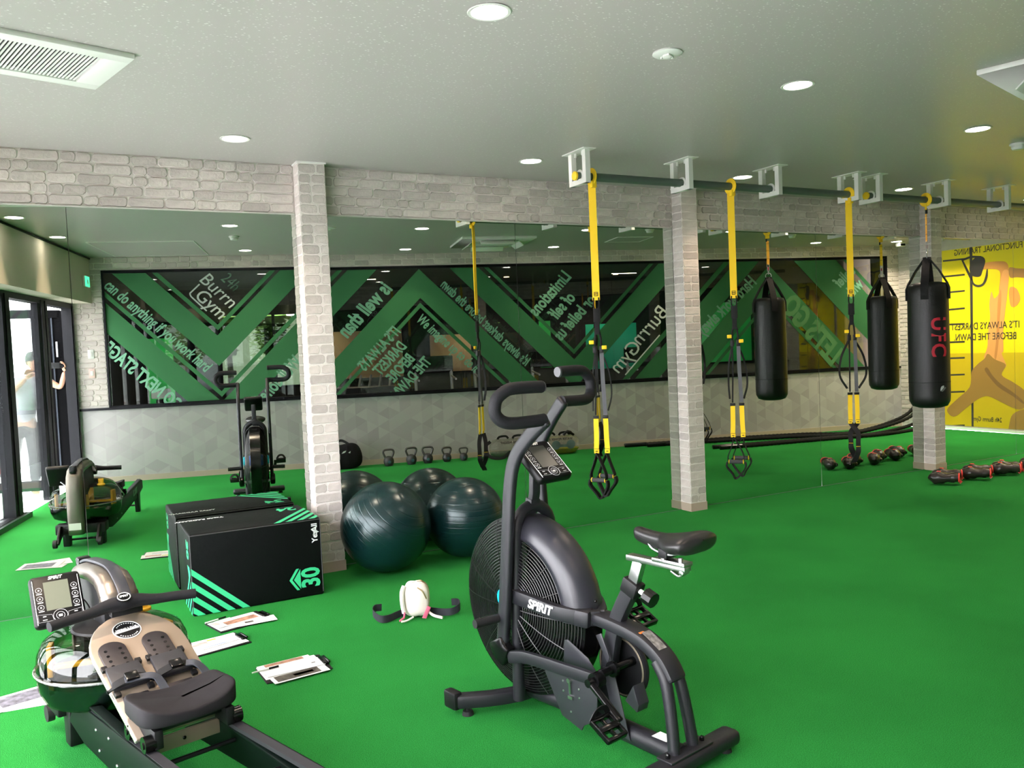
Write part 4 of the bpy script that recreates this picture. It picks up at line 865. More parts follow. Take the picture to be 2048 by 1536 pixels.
# U-shaped yoke round the wheel and the rising/falling main beam
for s in (-1, 1): build('yoke', MB().tube(smooth_path([b(.112*s, .13, .520), b(.118*s, .28, .517), b(.112*s, .42, .505), b(.05*s, .52, .490), b(.0, .56, .486)], 6), 1, flat=(.036, .062), up=(0, 0, 1)), black_paint, bk, bev=.010)
build('main_beam', MB().tube(smooth_path(YZ([(.50, .487), (.62, .482), (.74, .466), (.82, .440), (.885, .395), (.93, .33)]), 6), 1, flat=(.088, .050), up=(0, .2, 1)), black_paint, bk, bev=.014)
for s in (-1, 1):
    build('rear_strut', MB().tube(smooth_path([b(.028*s, .865, .395), b(.036*s, .910, .335), b(.044*s, .937, .22), b(.055*s, .958, .06)], 6), .0225, 12), black_paint, bk)
build('rear_stabilizer', MB().tube([b(-.285, .965, .052), b(.285, .965, .052)], 1, flat=(.085, .058), up=(0, 0, 1)), black_paint, bk, bev=.022, seg=3)
build('joint_plate', MB().box(b(0, .962, .085), (.24, .072, .008)), black_paint, bk, bev=.003)
for s in (-1, 1):
    build('bolt', MB().cyl(b(.098*s, .962, .088), b(.098*s, .962, .100), .010, 6).sphere(b(.098*s, .962, .101), (.008, .008, .006), 8), black_gloss, bk)
    build('levelling_foot', MB().cyl(b(.235*s, .965, 0), b(.235*s, .965, .018), .025, 16, r2=.02).cyl(b(.235*s, .965, .018), b(.235*s, .965, .03), .008, 8), rubber, bk)
build('floor_label', MB().box(b(-.0, .86, .1005), (.05, .07, .001)), white_print, bk, smooth=False, M=TR(0, 0, 0))
# wheel: cage, rim, blades, hub, shroud
CU, CZ, CR = .137, .462, .380
WM = Matrix.Translation(b(0, CU, CZ)) @ Matrix.Rotation(PI/2, 4, 'Y')      # local z -> bike x
wire = mat('cage_wire', (.012, .012, .013), .4)
WH = Matrix.Translation(b(0, .102, .497)) @ Matrix.Rotation(PI/2, 4, 'Y')
def dome(r): q = r/CR; return .050+.062*(1-q**3.2)
for s in (-1, 1):
    mb = MB()
    for i in range(25):
        r = .075+(CR-.075)*i/24
        mb.tube([(r*math.cos(a), r*math.sin(a), s*dome(r)) for a in [k*PI/36 for k in range(72)]], .0016, 3, closed=True)
    for k in range(16):
        a = k*PI/8; mb.tube([((.06+(CR-.06)*t)*math.cos(a), (.06+(CR-.06)*t)*math.sin(a), s*(dome(.06+(CR-.06)*t)+.002)) for t in [j/8 for j in range(9)]], .0018, 3)
    tag(build('fan_guard', mb, wire, bk, M=WM), kind='stuff')
    build('hub_cap', MB().lathe([(.001, s*.130), (.036, s*.129), (.046, s*.124), (.050, s*.112)], 28, WH), mat('cyan_hub', (.0, .42, .60), .35), bk)
build('wheel_rim', MB().lathe([(CR, -.052), (CR+.003, -.05), (CR+.003, .05), (CR, .052), (CR-.004, .045), (CR-.004, -.045), (CR, -.052)], 72, WM), black_gloss, bk)
build('fan_hub', MB().lathe([(.001, -.07), (.05, -.07), (.06, -.05), (.06, .05), (.05, .07), (.001, .07)], 28, WH), mat('blue_hub', (.01, .12, .55), .4), bk)
for k in range(8):
    a = k*PI/4+.2; T = WM @ Matrix.Rotation(a, 4, 'Z')
    build('fan_blade', MB().box((.19, 0, 0), (.25, .006, .085), T @ Matrix.Rotation(.25, 4, 'X')), black_plastic, bk, smooth=False)
sh = MB()
def shf(u, v):      # u across, v along the arc from over the top down to the rear
    a = R(97-97*v-6*0); ph = PI*(u*1.0); w = .094
    rr = CR+.012-.088*(1-math.sin(ph))**1.15
    x = -w*math.cos(ph)
    if u < .0001 or u > .9999: rr = CR-.076
    return (x, -(CU+rr*math.cos(a)), CZ+rr*math.sin(a))
sh.grid(shf, 18, 28)
build('wheel_shroud', sh, mat('shroud_satin', (.020, .020, .027), .33, bump=.08, bs=500), bk, ang=70, solid=.004)
for a in (88, 12):
    q = R(a); build('shroud_screw', MB().sphere((.0-.0, -(CU+(CR+.024)*math.cos(q)), CZ+(CR+.024)*math.sin(q)), .006, 8), black_gloss, bk)
build('yoke_cover', MB().tube([b(-.06, .475, .492), b(-.035, .545, .486)], 1, flat=(.075, .072), up=(0, 0, 1)), black_paint, bk, bev=.016)
lettering('SPIRIT', white_print, bk, frame(b(-.1370, .345, .513), (0.03, -1, -.05), (0, 0, 1)), size=.052, bold=.035, sx=1.0, shear=.25, ext=.0006)
# arms (left pulled back, right pushed forward about the low pivots)
PV = Vector(b(0, .118, .272))
def arm(side, rot):
    Rm = Matrix.Translation(PV) @ Matrix.Rotation(rot, 4, 'X') @ Matrix.Translation(-PV)
    v = .152*side
    def P(*pts): return [Rm @ Vector(b(*p)) for p in pts]
    a = build('handle_arm', MB().tube(smooth_path(P((v, .112, .28), (v, .138, .45), (v, .174, .73), (v, .210, 1.00), (v, .255, 1.125), (v, .345, 1.215), (v, .452, 1.292)), 6), 1, flat=(.034, .060), up=(0, 1, 0)), black_paint, bk, bev=.012, ang=50)
    c = .300*side; e = .378*side
    pts = P((v, .440, 1.288), (v+.05*side, .437, 1.286), (c, .425, 1.286), (c+.045*side, .415, 1.296), (e-.006*side, .41, 1.322), (e, .412, 1.350), (e-.008*side, .418, 1.385), (c+.035*side, .428, 1.412), (c, .434, 1.420), (v+.07*side, .440, 1.420), (v+.010*side, .442, 1.418))
    build('handlebar_grip', MB().tube(smooth_path(pts, 6), .0245, 14), mat('grip_rubber', (.008, .008, .010), .65, spec=.22, bump=.2, bs=300), bk)
    build('grip_end', MB().cyl(pts[-1], pts[-1]-Vector((.006*side, 0, 0)), .022, 14), mat('grip_end', (.08, .08, .09), .5), bk)
    build('foot_peg', MB().cyl(*P((v, .112, .425), (.285*side, .100, .425)), .019, 14).cyl(*P((.255*side, .1, .425), (.262*side, .1, .425)), .021, 14), rubber, bk)
    build('pivot_cover', MB().tube(P((v+.004*side, .09, .330), (v+.004*side, .115, .285), (v+.004*side, .160, .262)), 1, flat=(.052, .095), up=(0, 0, 1)), black_gloss, bk, bev=.014)
arm(-1, 0.0); arm(1, -R(12))
build('pivot_axle', MB().cyl(b(-.15, .118, .272), b(.15, .118, .272), .016, 12), steel, bk)
CX = (.678, .328)      # crank axle u,z
for s, dz in ((-1, 1), (1, -1)):
    e = b(.150*s, CX[0]-.005*dz, CX[1]-.020*dz)
    build('link_arm', MB().tube(smooth_path([b(.158*s, .16, .266), b(.158*s, .26, .292), b(.155*s, .40, .300), b(.152*s, .54, .304), e], 6), 1, flat=(.026, .052), up=(0, 0, 1)), black_paint, bk, bev=.009)
    build('link_bearing', MB().cyl((e[0]-.02, e[1], e[2]), (e[0]+.02, e[1], e[2]), .030, 18), black_gloss, bk)
    q = b(.185*s, CX[0]-.005*dz, CX[1]-.020*dz); f = b(.192*s, CX[0]+.148, CX[1]-.118) if s < 0 else b(.192, CX[0]-.13, CX[1]+.10)
    build('crank_arm', MB().tube(smooth_path([q, tuple((Vector(q)+Vector(f))/2+Vector((.004*s, 0, .006))), f], 5), 1, flat=(.018, .030), up=(1, 0, 0)), black_gloss, bk, bev=.006)
    build('crank_bolt', MB().cyl((q[0]-.01*s, q[1], q[2]), (q[0]+.016*s, q[1], q[2]), .016, 16), black_gloss, bk)
    pd = build('pedal', MB().box((0, 0, 0), (.10, .024, .024)).box((0, .045, 0), (.095, .014, .022)).box((0, -.045, 0), (.095, .014, .022)).box((.045, 0, 0), (.012, .10, .020)).box((-.045, 0, 0), (.012, .10, .020)).box((0, 0, 0), (.012, .10, .014)), black_gloss, bk, bev=.003, M=Matrix.Translation((f[0]+.062*s, f[1], f[2]-.004)) @ Matrix.Rotation(R(28), 4, 'X'))
    build('toe_strap', MB().tube(smooth_path([(-.045, .05, .0), (-.02, .06, .035), (.02, .06, .035), (.045, .05, 0)], 4), 1, flat=(.022, .003), up=(0, 1, 0)), black_plastic, pd)
build('crank_axle', MB().cyl(b(-.135, *CX), b(.135, *CX), .017, 12).cyl(b(-.075, *CX), b(-.060, *CX), .030, 20), black_gloss, bk)
# chain disc on the right, cover plates
DM = Matrix.Translation(b(.062, .615, .290)) @ Matrix.Rotation(PI/2, 4, 'Y')
build('chain_disc', MB().lathe([(.001, -.012), (.124, -.012), (.130, 0), (.124, .012), (.001, .012)], 40, DM), black_plastic, bk)
build('chain', MB().tube([(.114*math.cos(a), .114*math.sin(a), -.015) for a in [i*PI/24 for i in range(48)]], .004, 5, closed=True, M=DM), mat('chain_brass', (.28, .24, .18), .4, .7), bk)
sidep = lambda pts, x0, x1: MB().prism([(-u, z) for u, z in pts], x0, x1, Matrix(((0, 0, 1, 0), (1, 0, 0, 0), (0, 1, 0, 0), (0, 0, 0, 1))))
plate = mat('satin_plate', (.020, .020, .025), .35)
build('cover_plate', sidep([(.325, .235), (.36, .262), (.54, .272), (.60, .262), (.625, .225), (.62, .16), (.59, .10), (.545, .075), (.53, .050), (.42, .078)], -.104, -.098), plate, bk, bev=.002)
build('cover_fin', sidep([(.43, .385), (.45, .392), (.56, .345), (.612, .292), (.42, .290)], -.085, -.080), plate, bk, bev=.002)
build('gusset_fin', sidep([(.575, .43), (.605, .445), (.645, .36), (.635, .33)], -.050, -.045), plate, bk, bev=.002)
build('gusset_plate', sidep([(.60, .31), (.66, .31), (.72, .10), (.735, .055), (.66, .065)], -.045, -.040), plate, bk, bev=.002)
build('gusset_plate', sidep([(.70, .20), (.745, .27), (.77, .20), (.76, .17)], -.030, .030), plate, bk, bev=.002)
build('latch', MB().cyl(b(-.104, .478, .24), b(-.118, .478, .24), .010, 10).tube([b(-.112, .478, .235), b(-.112, .480, .185)], .004, 6).box(b(-.108, .480, .17), (.010, .025, .012)), chrome, bk)
for u_, z_ in ((.435, .225), (.435, .185), (.525, .215), (.525, .18), (.475, .11)): build('screw', MB().sphere(b(-.105, u_, z_), (.003, .005, .005), 8), steel, bk)
build('seat_tube', MB().tube(smooth_path(YZ([(.548, .10), (.590, .264), (.638, .47), (.738, .655)]), 4), 1, flat=(.044, .062), up=(0, 1, 0)), black_paint, bk, bev=.009)
build('tube_collar', MB().tube(YZ([(.722, .615), (.746, .672)]), 1, flat=(.056, .076), up=(0, 1, 0)), black_plastic, bk, bev=.008)
build('seat_post', MB().tube(YZ([(.735, .64), (.775, .752)]), 1, flat=(.030, .046), up=(0, 1, 0)), chrome, bk, bev=.004)
build('adjuster_stem', MB().cyl(b(0, .755, .640), b(.0, .805, .622), .010, 10), white_plastic, bk)
build('adjuster_knob', MB().tube(YZ([(.80, .624), (.838, .610)]), .031, 10), black_gloss, bk, ang=20)
build('hub_knob', MB().cyl(b(.03, .64, .50), b(.05, .64, .50), .018, 10), black_gloss, bk)
build('seat_slider', MB().box(b(0, .862, .760), (.040, .28, .022)).box(b(0, .93, .775), (.052, .15, .016)), chrome, bk, bev=.003)
build('slider_lever', MB().tube(smooth_path(YZ([(.985, .738), (.965, .728), (.93, .742)]), 4), 1, flat=(.024, .008), up=(0, 0, 1)).cyl(b(-.02, .985, .745), b(.02, .985, .745), .010, 10), chrome, bk, bev=.002)
for u_ in (.905, .985): build('seat_bolt', MB().cyl(b(-.018, u_, .775), b(-.018, u_, .800), .009, 10), chrome, bk)
def saddle(u, v):      # u around the section, v along: 0 nose .. 1 tail
    a = 2*PI*u; t = v; w = .026+.016*t if t < .42 else .0327+.078*math.sin(min(1, (t-.42)/.42)*PI/2)**1.3
    en = math.sqrt(max(.0, 1-((t-.06)/.06)**2)) if t < .06 else (math.sqrt(max(0, 1-((t-.9)/.1)**2)) if t > .9 else 1)
    w *= max(en, .02); zt = .886-.018*math.sin(PI*min(1, t*1.15))+.008*t; h = (.028+.014*t)*max(en, .05)
    cx = math.cos(a); x = w*math.copysign(abs(cx)**.75, cx); sz = math.sin(a)
    z = zt-.018+(h*.62*sz if sz > 0 else h*1.25*sz)-.10*(x*x)/.1*(1 if t > .4 else .3)
    if t > .85 and sz > -.2: z -= .0
    return (x, -(.760+.315*t), z)
build('saddle', MB().grid(saddle, 24, 30), mat('saddle_vinyl', (.010, .009, .010), .38), bk, ang=80)
build('saddle_rail', MB().tube(smooth_path([b(-.02, .83, .855), b(-.022, .86, .815), b(-.022, .95, .805), b(-.03, 1.02, .845)], 5), .0045, 6).tube(smooth_path([b(.02, .83, .855), b(.022, .86, .815), b(.022, .95, .805), b(.03, 1.02, .845)], 5), .0045, 6), steel, bk)
build('saddle_clamp', MB().box(b(0, .91, .805), (.06, .04, .035)).tube(YZ([(.90, .83), (.91, .79)]), .02, 10), black_plastic, bk, bev=.004)
build('warning_sticker', MB().grid(lambda u, v: b(-.022+.044*u, .792+.082*v, .472-.082*v*.50-.006*v*v), 2, 4), mat('grey_sticker', (.22, .20, .19), .6, var=.6, vs=60), bk, smooth=False, M=TR(0, 0, .013), solid=.001)
build('orange_sticker', MB().box(b(-.014, .782, .4815), (.026, .018, .002)), mat('orange_sticker', (.80, .17, .02), .5), bk, smooth=False)
# console
build('console_stem', MB().tube(YZ([(.165, .86), (.190, .95), (.200, 1.08)]), 1, flat=(.045, .030), up=(0, 1, 0)), black_paint, bk, bev=.006)
build('stem_bracket', MB().tube(YZ([(.166, .865), (.178, .925)]), 1, flat=(.052, .042), up=(0, 1, 0)), black_paint, bk, bev=.005)
def console(parent, M, w, h, txt=True):
    c = build('console', MB().box((0, 0, 0), (w, h, .046)), mat('console_black', (.003, .003, .0035), .4, spec=.2), parent, bev=.018, seg=3, M=M)
    z = .0235
    build('screen', MB().box((0, h*.06, z), (w*.48, h*.56, .0012)), mat('lcd_grey', (.035, .04, .035), .3), c, smooth=False)
    mb = MB()
    for x in (-.34, .34):
        for k in range(3): mb.tube([(w*x+.011*math.cos(a), h*(.20-.17*k)+.011*math.sin(a), z+.0004) for a in [i*PI/8 for i in range(16)]], .0008, 4, closed=True).box((w*x, h*(.20-.17*k)-.017, z+.0002), (.020, .004, .0008)).box((w*x, h*(.20-.17*k), z+.0002), (.006, .006, .0008))
    for r in (.026, .015): mb.tube([(r*math.cos(a), -h*.345+r*math.sin(a), z+.0004) for a in [i*PI/14 for i in range(28)]], .0009, 4, closed=True)
    for s in (-1, 1): mb.tube([(s*.030, -h*.30, z), (s*w*.42, -h*.27, z), (s*w*.42, -h*.42, z), (s*.026, -h*.42, z)], .0007, 4, closed=True).box((s*w*.30, -h*.32, z), (.012, .004, .0008)).box((s*w*.30, -h*.385, z), (.016, .003, .0008))
    mb.box((0, -h*.345, z), (.014, .010, .001))
    tag(build('button_print', mb, mat('console_print', (.55, .55, .57), .5), c, smooth=False), kind='stuff')
    build('bezel_line', MB().tube([(-w*.44, h*.40, z), (-w*.44, -h*.46, z)], .0012, 4).tube([(w*.44, h*.40, z), (w*.44, -h*.46, z)], .0012, 4), white_print, c)
    if txt: lettering('SPIRIT', white_print, c, TR(0, h*.41, z), size=h*.085, bold=.03, shear=.25, ext=.0005)
    return c
console(bk, Matrix.Translation(b(0, .248, 1.085)) @ Matrix.Rotation(R(40), 4, 'X'), .185, .215)
tag(bk)

# ================================================================ WATER ROWER (local: x = right of the rowing axis, y = towards the tank front, z up)
rw = thing('rowing_machine', 'water rowing machine with clear tank, beige foot board and black seat', 'rowing machine', TR(.085, -2.10, 0, rz=math.atan2(-.25, .968)*-1))
alu = mat('dark_green_black_rail', (.0022, .005, .004), .5, spec=.08)
for s in (-1, 1):
    pr = [(.10, .125), (.20, .235), (1.72, .315), (1.80, .30), (1.80, .215), (1.55, .165), (.62, .095), (.30, .09)]
    build('side_rail', sidep(pr, .165*s-.008, .165*s+.008).box(b(.150*s, .98, .262), (.040, 1.50, .010), Matrix.Rotation(0, 4, 'X')), alu, rw, bev=.003)
    build('track', MB().tube([b(.148*s, .25, .232), b(.148*s, 1.75, .312)], 1, flat=(.034, .014), up=(0, 0, 1)), mat('grey_track', (.02, .02, .024), .5, 0, .2), rw)
    for u_, z_ in ((.47, .20), (.50, .13), (.62, .215), (.70, .14)): build('rail_bolt', MB().sphere(b(.174*s, u_, z_), (.004, .007, .007), 8), steel, rw)
    build('front_leg', sidep([(-.02, .20), (.10, .20), (.085, .06), (.075, .0), (.01, 0), (.0, .10)], .14*s-.028, .14*s+.028), black_plastic, rw, bev=.006)
    build('rear_leg', sidep([(1.47, .20), (1.60, .22), (1.57, .0), (1.52, 0)], .16*s-.022, .16*s+.022), black_plastic, rw, bev=.006)
    build('transport_wheel', MB().cyl(b(.175*s-.014*s, -.195, .070), b(.175*s+.014*s, -.195, .070), .036, 20), rubber, rw)
    build('wheel_arm', sidep([(-.215, .075), (-.18, .055), (-.02, .13), (-.02, .20), (-.12, .20)], .155*s-.010, .155*s+.010), black_plastic, rw, bev=.004)
build('front_base', MB().box(b(0, -.02, .165), (.40, .13, .085)), black_plastic, rw, bev=.010)
build('front_crossbar', MB().cyl(b(-.12, .04, .055), b(.12, .04, .055), .009, 8), black_plastic, rw)
build('rear_crossbar', MB().cyl(b(-.15, 1.55, .07), b(.15, 1.55, .07), .010, 8), black_plastic, rw)
build('tank_support', MB().box(b(0, .20, .165), (.32, .46, .03)), black_plastic, rw, bev=.006)
TM = Matrix.Translation(b(-.004, .178, -.022))
tank = thing_ = build('water_tank', MB().lathe([(.001, .232), (.20, .236), (.262, .262), (.284, .31), (.290, .370), (.297, .374), (.297, .390), (.290, .394), (.284, .445), (.262, .490), (.215, .518), (.12, .527), (.10, .522)], 56, TM), thin_glass('tank_plastic', (.62, .62, .58), .9, .02), rw, ang=40)
build('water', MB().lathe([(.001, .238), (.20, .241), (.258, .266), (.279, .31), (.283, .350), (.001, .350)], 48, TM), thin_glass('tank_water', (.10, .17, .17), .8, .01, tsl=.45, tslc=(.012, .030, .028)), tank)
build('tank_ring', MB().tube([tuple(TM @ Vector((.294*math.cos(a), .294*math.sin(a), .382))) for a in [i*PI/32 for i in range(64)]], .006, 6, closed=True), thin_glass('ring_plastic', (.75, .75, .73), .9, .05, tsl=.3, tslc=(.5, .5, .5)), tank)
yp = mat('yellow_paddle', (.75, .42, .02), .4)
for a in (2.75, .15, 4.6, 1.4):
    T = TM @ Matrix.Rotation(a, 4, 'Z'); build('paddle', MB().box((.235, 0, .375), (.020, .075, .20), T).box((.13, 0, .38), (.20, .03, .02), T), yp, tank, bev=.004)
build('tank_shaft', MB().cyl(b(-.004, .178, .22), b(-.004, .178, .50), .020, 14), steel, tank)
build('tank_lid', MB().lathe([(.001, .542), (.11, .539), (.150, .531), (.158, .521)], 40, TM), black_plastic, rw)
build('filler_cap', MB().lathe([(.001, .535), (.018, .535), (.022, .528), (.022, .505), (.034, .500), (.034, .488)], 16, Matrix.Translation(b(.145, .10, .018))).box(b(.145, .10, .553), (.044, .016, .022)), yp, rw, bev=.002)
tb = [(.24, 0, .45, .06)]
# bronze shroud over the drive belt
brz = mat('bronze_shroud', (.16, .14, .12), .32, .75, bump=.05, bs=300)
prof = [(-.235, .14), (-.245, .35), (-.24, .55), (-.215, .645), (-.165, .700), (-.08, .722), (.10, .735), (.20, .728), (.26, .700), (.305, .655), (.325, .605)]
def shroud(u, v):
    i = v*(len(prof)-1); k = min(int(i), len(prof)-2); t = i-k; pu = prof[k][0]+(prof[k+1][0]-prof[k][0])*t; pz = prof[k][1]+(prof[k+1][1]-prof[k][1])*t
    a = PI*u; w = .062+.022*max(0, v-.45); cx = -math.cos(a); dep = .052
    nx, nz = (prof[k+1][1]-prof[k][1]), -(prof[k+1][0]-prof[k][0]); L = math.hypot(nx, nz); nx, nz = nx/L, nz/L
    dd = dep*(1-abs(math.sin(a))**.55)
    return (w*math.copysign(abs(cx)**.8, cx), -(pu+nx*dd), pz+nz*dd)
build('drive_shroud', MB().grid(shroud, 14, 40), brz, rw, ang=75, solid=.004)
build('shroud_side', sidep([(-.19, .16), (-.195, .52), (-.155, .64), (-.08, .67), (.10, .685), (.20, .675), (.225, .635), (.248, .600), (.252, .49), (.10, .49), (-.06, .42), (-.09, .20)], -.055, .055), black_plastic, rw, bev=.004)
build('belt_channel', MB().tube(smooth_path([b(0, -.18, .705), b(0, -.08, .731), b(0, .10, .745), b(0, .21, .738), b(0, .30, .695), b(0, .36, .64)], 5), 1, flat=(.046, .012), up=(0, 0, 1)), mat('belt_slate', (.020, .022, .030), .4), rw, bev=.003)
build('shroud_cap', MB().box(b(0, -.195, .695), (.055, .05, .06)), black_gloss, rw, bev=.008)
build('rating_label', MB().box(b(0, -.2475, .215), (.095, .001, .058)), white_print, rw, smooth=False)
# foot board
FB = frame(b(0, .60, .428), (1, 0, 0), Vector(b(0, -.60, .262)))      # x right, y up the slope, z normal
beigeb = mat('beige_board', (.215, .165, .122), .42)
def board(inset=0):
    pts = [(-.165+inset, -.33), (.165-inset, -.33), (.172-inset, .12)]
    pts += [(.172-inset-.172*(1-math.cos(a)) if False else (.172-inset)*math.cos(a), .12+(.215-inset)*math.sin(a)) for a in [i*PI/16 for i in range(1, 16)]]
    return pts+[(-.172+inset, .12)]
build('foot_board', MB().prism(board(), -.012, .004, FB), beigeb, rw, bev=.004)
build('board_edge', MB().prism(board(-.004), -.016, -.002, FB), mat('silver_edge', (.55, .52, .48), .3, .8), rw, bev=.003)
build('board_badge', MB().lathe([(.001, 0), (.050, 0), (.050, .0015), (.001, .0015)], 32, FB @ Matrix.Translation((-.015, .232, .004))), black_plastic, rw, smooth=False)
build('badge_ring', MB().tube([(.051*math.cos(a), .051*math.sin(a), 0) for a in [i*PI/20 for i in range(40)]], .002, 5, closed=True, M=FB @ Matrix.Translation((-.015, .232, .0055))), white_print, rw)
build('badge_stripe', MB().prism([(-.046, -.012), (.046, -.003), (.046, .009), (-.046, 0)], .0056, .0062, FB @ Matrix.Translation((-.015, .232, .0))), white_print, rw, smooth=False)
tag(build('badge_stars', (lambda m: [m.prism([(.040*math.cos(a)-.002, .040*math.sin(a)-.002), (.040*math.cos(a)+.002, .040*math.sin(a)-.002), (.040*math.cos(a)+.002, .040*math.sin(a)+.002), (.040*math.cos(a)-.002, .040*math.sin(a)+.002)], .0056, .0062, FB @ Matrix.Translation((-.015, .232, .0))) for a in [R(40+i*12.5) for i in range(9)]+[R(220+i*12.5) for i in range(9)]] and m)(MB()), white_print, rw, smooth=False), kind='stuff')
lettering('VIKING 2 PLUS', white_print, rw, FB @ TR(-.015, .240, .0058, rz=R(5)), size=.0125, bold=.02)
slate = mat('slate_pad', (.016, .012, .014), .5)
for s in (-1, 1):
    cx = .080*s-.022; FP = FB; FB = FB @ Matrix.Translation((0, .075, 0))
    pad = build('foot_rest', MB().prism([(cx-.050, -.10), (cx+.050, -.10), (cx+.050, .055)]+[(cx+.050*math.cos(a), .055+.045*math.sin(a)) for a in [i*PI/10 for i in range(1, 10)]]+[(cx-.050, .055)], .004, .016, FB), slate, rw, bev=.003)
    tag(build('peg_hole', (lambda m: [m.lathe([(.001, 0), (.0062, 0), (.0062, .001)], 10, FB @ Matrix.Translation((cx+dx, .05-.030*k, .0165))) for dx in (-.026, .026) for k in range(4)] and m)(MB()), black_gloss, pad, smooth=False), kind='stuff')
    hp = build('heel_plate', MB().prism([(cx-.064, -.17), (cx+.064, -.17), (cx+.060, -.05), (cx-.060, -.05)], .012, .030, FB), mat('charcoal_pad', (.013, .013, .017), .55), rw, bev=.005)
    for dx, dy in ((-.060, -.048), (.060, -.048), (-.058, -.19), (.058, -.19)): build('pad_tab', MB().box((cx+dx, dy, .020), (.022, .026, .014), FB), black_plastic, hp, bev=.003)
    build('foot_strap', MB().tube(smooth_path([(cx-.070, -.155, .010), (cx-.062, -.160, .036), (cx, -.165, .060), (cx+.062, -.160, .036), (cx+.070, -.155, .010)], 5), 1, flat=(.034, .004), up=(0, 0, 1), M=FB), black_web, rw)
    build('strap_tail', MB().tube(smooth_path([(cx+.03*s, -.170, .058), (cx+.06, -.185, .060), (cx+.085, -.215, .040), (cx+.095, -.26, .015)], 5), 1, flat=(.030, .004), up=(0, 0, 1), M=FB), mat('slate_strap', (.035, .04, .055), .6), rw)
    build('buckle', MB().box((cx-.005, -.165, .066), (.046, .040, .012), FB), black_gloss, rw, bev=.004)
    build('heel_cup', MB().prism([(cx-.055, -.31), (cx+.055, -.31), (cx+.045, -.20), (cx-.045, -.20)], .004, .012, FB), slate, rw, bev=.003); FB = FP
# handle resting at the top of the board
hy = .385; hz_ = .622
def hb(x, dy=0, dz=0): return b(x-.02, hy+dy, hz_+dz)
build('pull_handle', MB().tube(smooth_path([hb(-.275, .03, -.008), hb(-.20, .012, -.004), hb(-.12, .0, 0), hb(-.06, -.01, .008), hb(0, -.012, .010), hb(.06, -.01, .008), hb(.12, 0, 0), hb(.20, .012, -.004), hb(.275, .03, -.008)], 6), [.0195 if abs(i-24) > 14 else .0195+.012*(1-abs(i-24)/14) for i in range(49)], 14), mat('grip_rubber'), rw)
build('handle_badge', MB().lathe([(.001, .0035), (.021, .0035), (.024, .001), (.024, -.004)], 28, Matrix.Translation(hb(0, .008, .036)) @ Matrix.Rotation(R(38), 4, 'X') @ Matrix.Diagonal((1.1, .85, 1, 1))), black_gloss, rw)
build('badge_ring', MB().tube([(.0235*math.cos(a), .019*math.sin(a), .003) for a in [i*PI/16 for i in range(32)]], .0016, 5, closed=True, M=Matrix.Translation(hb(0, .008, .037)) @ Matrix.Rotation(R(38), 4, 'X')), white_print, rw)
lettering('SPIRIT', white_print, rw, Matrix.Translation(hb(0, .0085, .0415)) @ Matrix.Rotation(R(38), 4, 'X'), size=.013, bold=.02, ext=.0004, shear=.2)
build('handle_hook', MB().box(b(0, .345, .592), (.12, .035, .030)).cyl(b(-.055, .34, .59), b(-.055, .36, .625), .010, 10).cyl(b(.055, .34, .59), b(.055, .36, .625), .010, 10), black_plastic, rw, bev=.005)
# console on its bracket
cmx = Matrix.Translation(b(-.175, .055, .618)) @ Matrix.Rotation(R(-6), 4, 'Z') @ Matrix.Rotation(R(52), 4, 'X')
rc = console(rw, cmx, .190, .225)
for ch_ in rc.children:
    if ch_.name.startswith('screen'): ch_.data.materials[0] = mat('lcd_green_grey', (.115, .128, .095), .3)
build('console_bracket', MB().tube(smooth_path([b(-.155, .02, .57), b(-.10, .0, .53), b(-.04, .02, .50), b(0, .06, .49)], 5), 1, flat=(.022, .008), up=(0, 0, 1)), steel, rw)
build('sensor_cable', MB().tube(smooth_path([b(-.12, .0, .58), b(-.08, .05, .60), b(-.06, .10, .55), b(-.055, .12, .51)], 5), .003, 5), black_plastic, rw)
# seat and carriage
def seat(u, v):
    a = 2*PI*u; t = PI*(v-.5); sg = lambda q, e: math.copysign(abs(q)**e, q)
    cx, sx = sg(math.cos(a), .38), sg(math.sin(a), .42); k = sg(math.cos(t), .28)
    x = .172*cx*k; y = .115*sx*k-.02*(1-(cx*k)**2)*(1 if sx < 0 else 0)
    z = .024*sg(math.sin(t), .5)+(.040*abs(x/.172)**2.0 if math.sin(t) > 0 else .0) - (.012*math.exp(-((y-.05)/.06)**2)*(math.sin(t) > 0))
    return (x, y, z)
build('seat', MB().grid(seat, 48, 20), mat('seat_foam', (.009, .008, .010), .7, spec=.2, bump=.1, bs=400), rw, ang=80, M=Matrix.Translation(b(-.005, .895, .380)) @ Matrix.Rotation(R(3), 4, 'X'))
build('carriage', MB().box(b(-.125, .905, .315), (.03, .20, .065)).box(b(.125, .905, .315), (.03, .20, .065)).box(b(0, .86, .335), (.26, .02, .03)).box(b(0, .95, .335), (.26, .02, .03)), black_plastic, rw, bev=.004)
for s in (-1, 1):
    for u_ in (.82, .98): build('roller', MB().cyl(b(.150*s-.016*s, u_, .302+.03*(u_-.9)), b(.150*s+.020*s, u_, .302+.03*(u_-.9)), .028, 20).cyl(b(.150*s+.020*s, u_, .302), b(.150*s+.024*s, u_, .302), .012, 12), black_gloss, rw)
build('board_lower', MB().box(b(.02, .885, .245), (.22, .012, .055)), beigeb, rw, bev=.002)
build('board_lower_bolt', MB().sphere(b(.0, .893, .245), (.007, .004, .007), 8), black_gloss, rw)
for u_, z_ in ((.95, .20), (1.30, .215)): build('cross_rod', MB().cyl(b(-.16, u_, z_), b(.16, u_, z_), .009, 8), black_plastic, rw)
lettering('TRK 21', mat('green_rail_print', (.10, .25, .14), .5), rw, frame(b(.1745, 1.38, .235), (0, 1, -.05), (0, 0, 1)), size=.085, bold=.03, sx=.8)

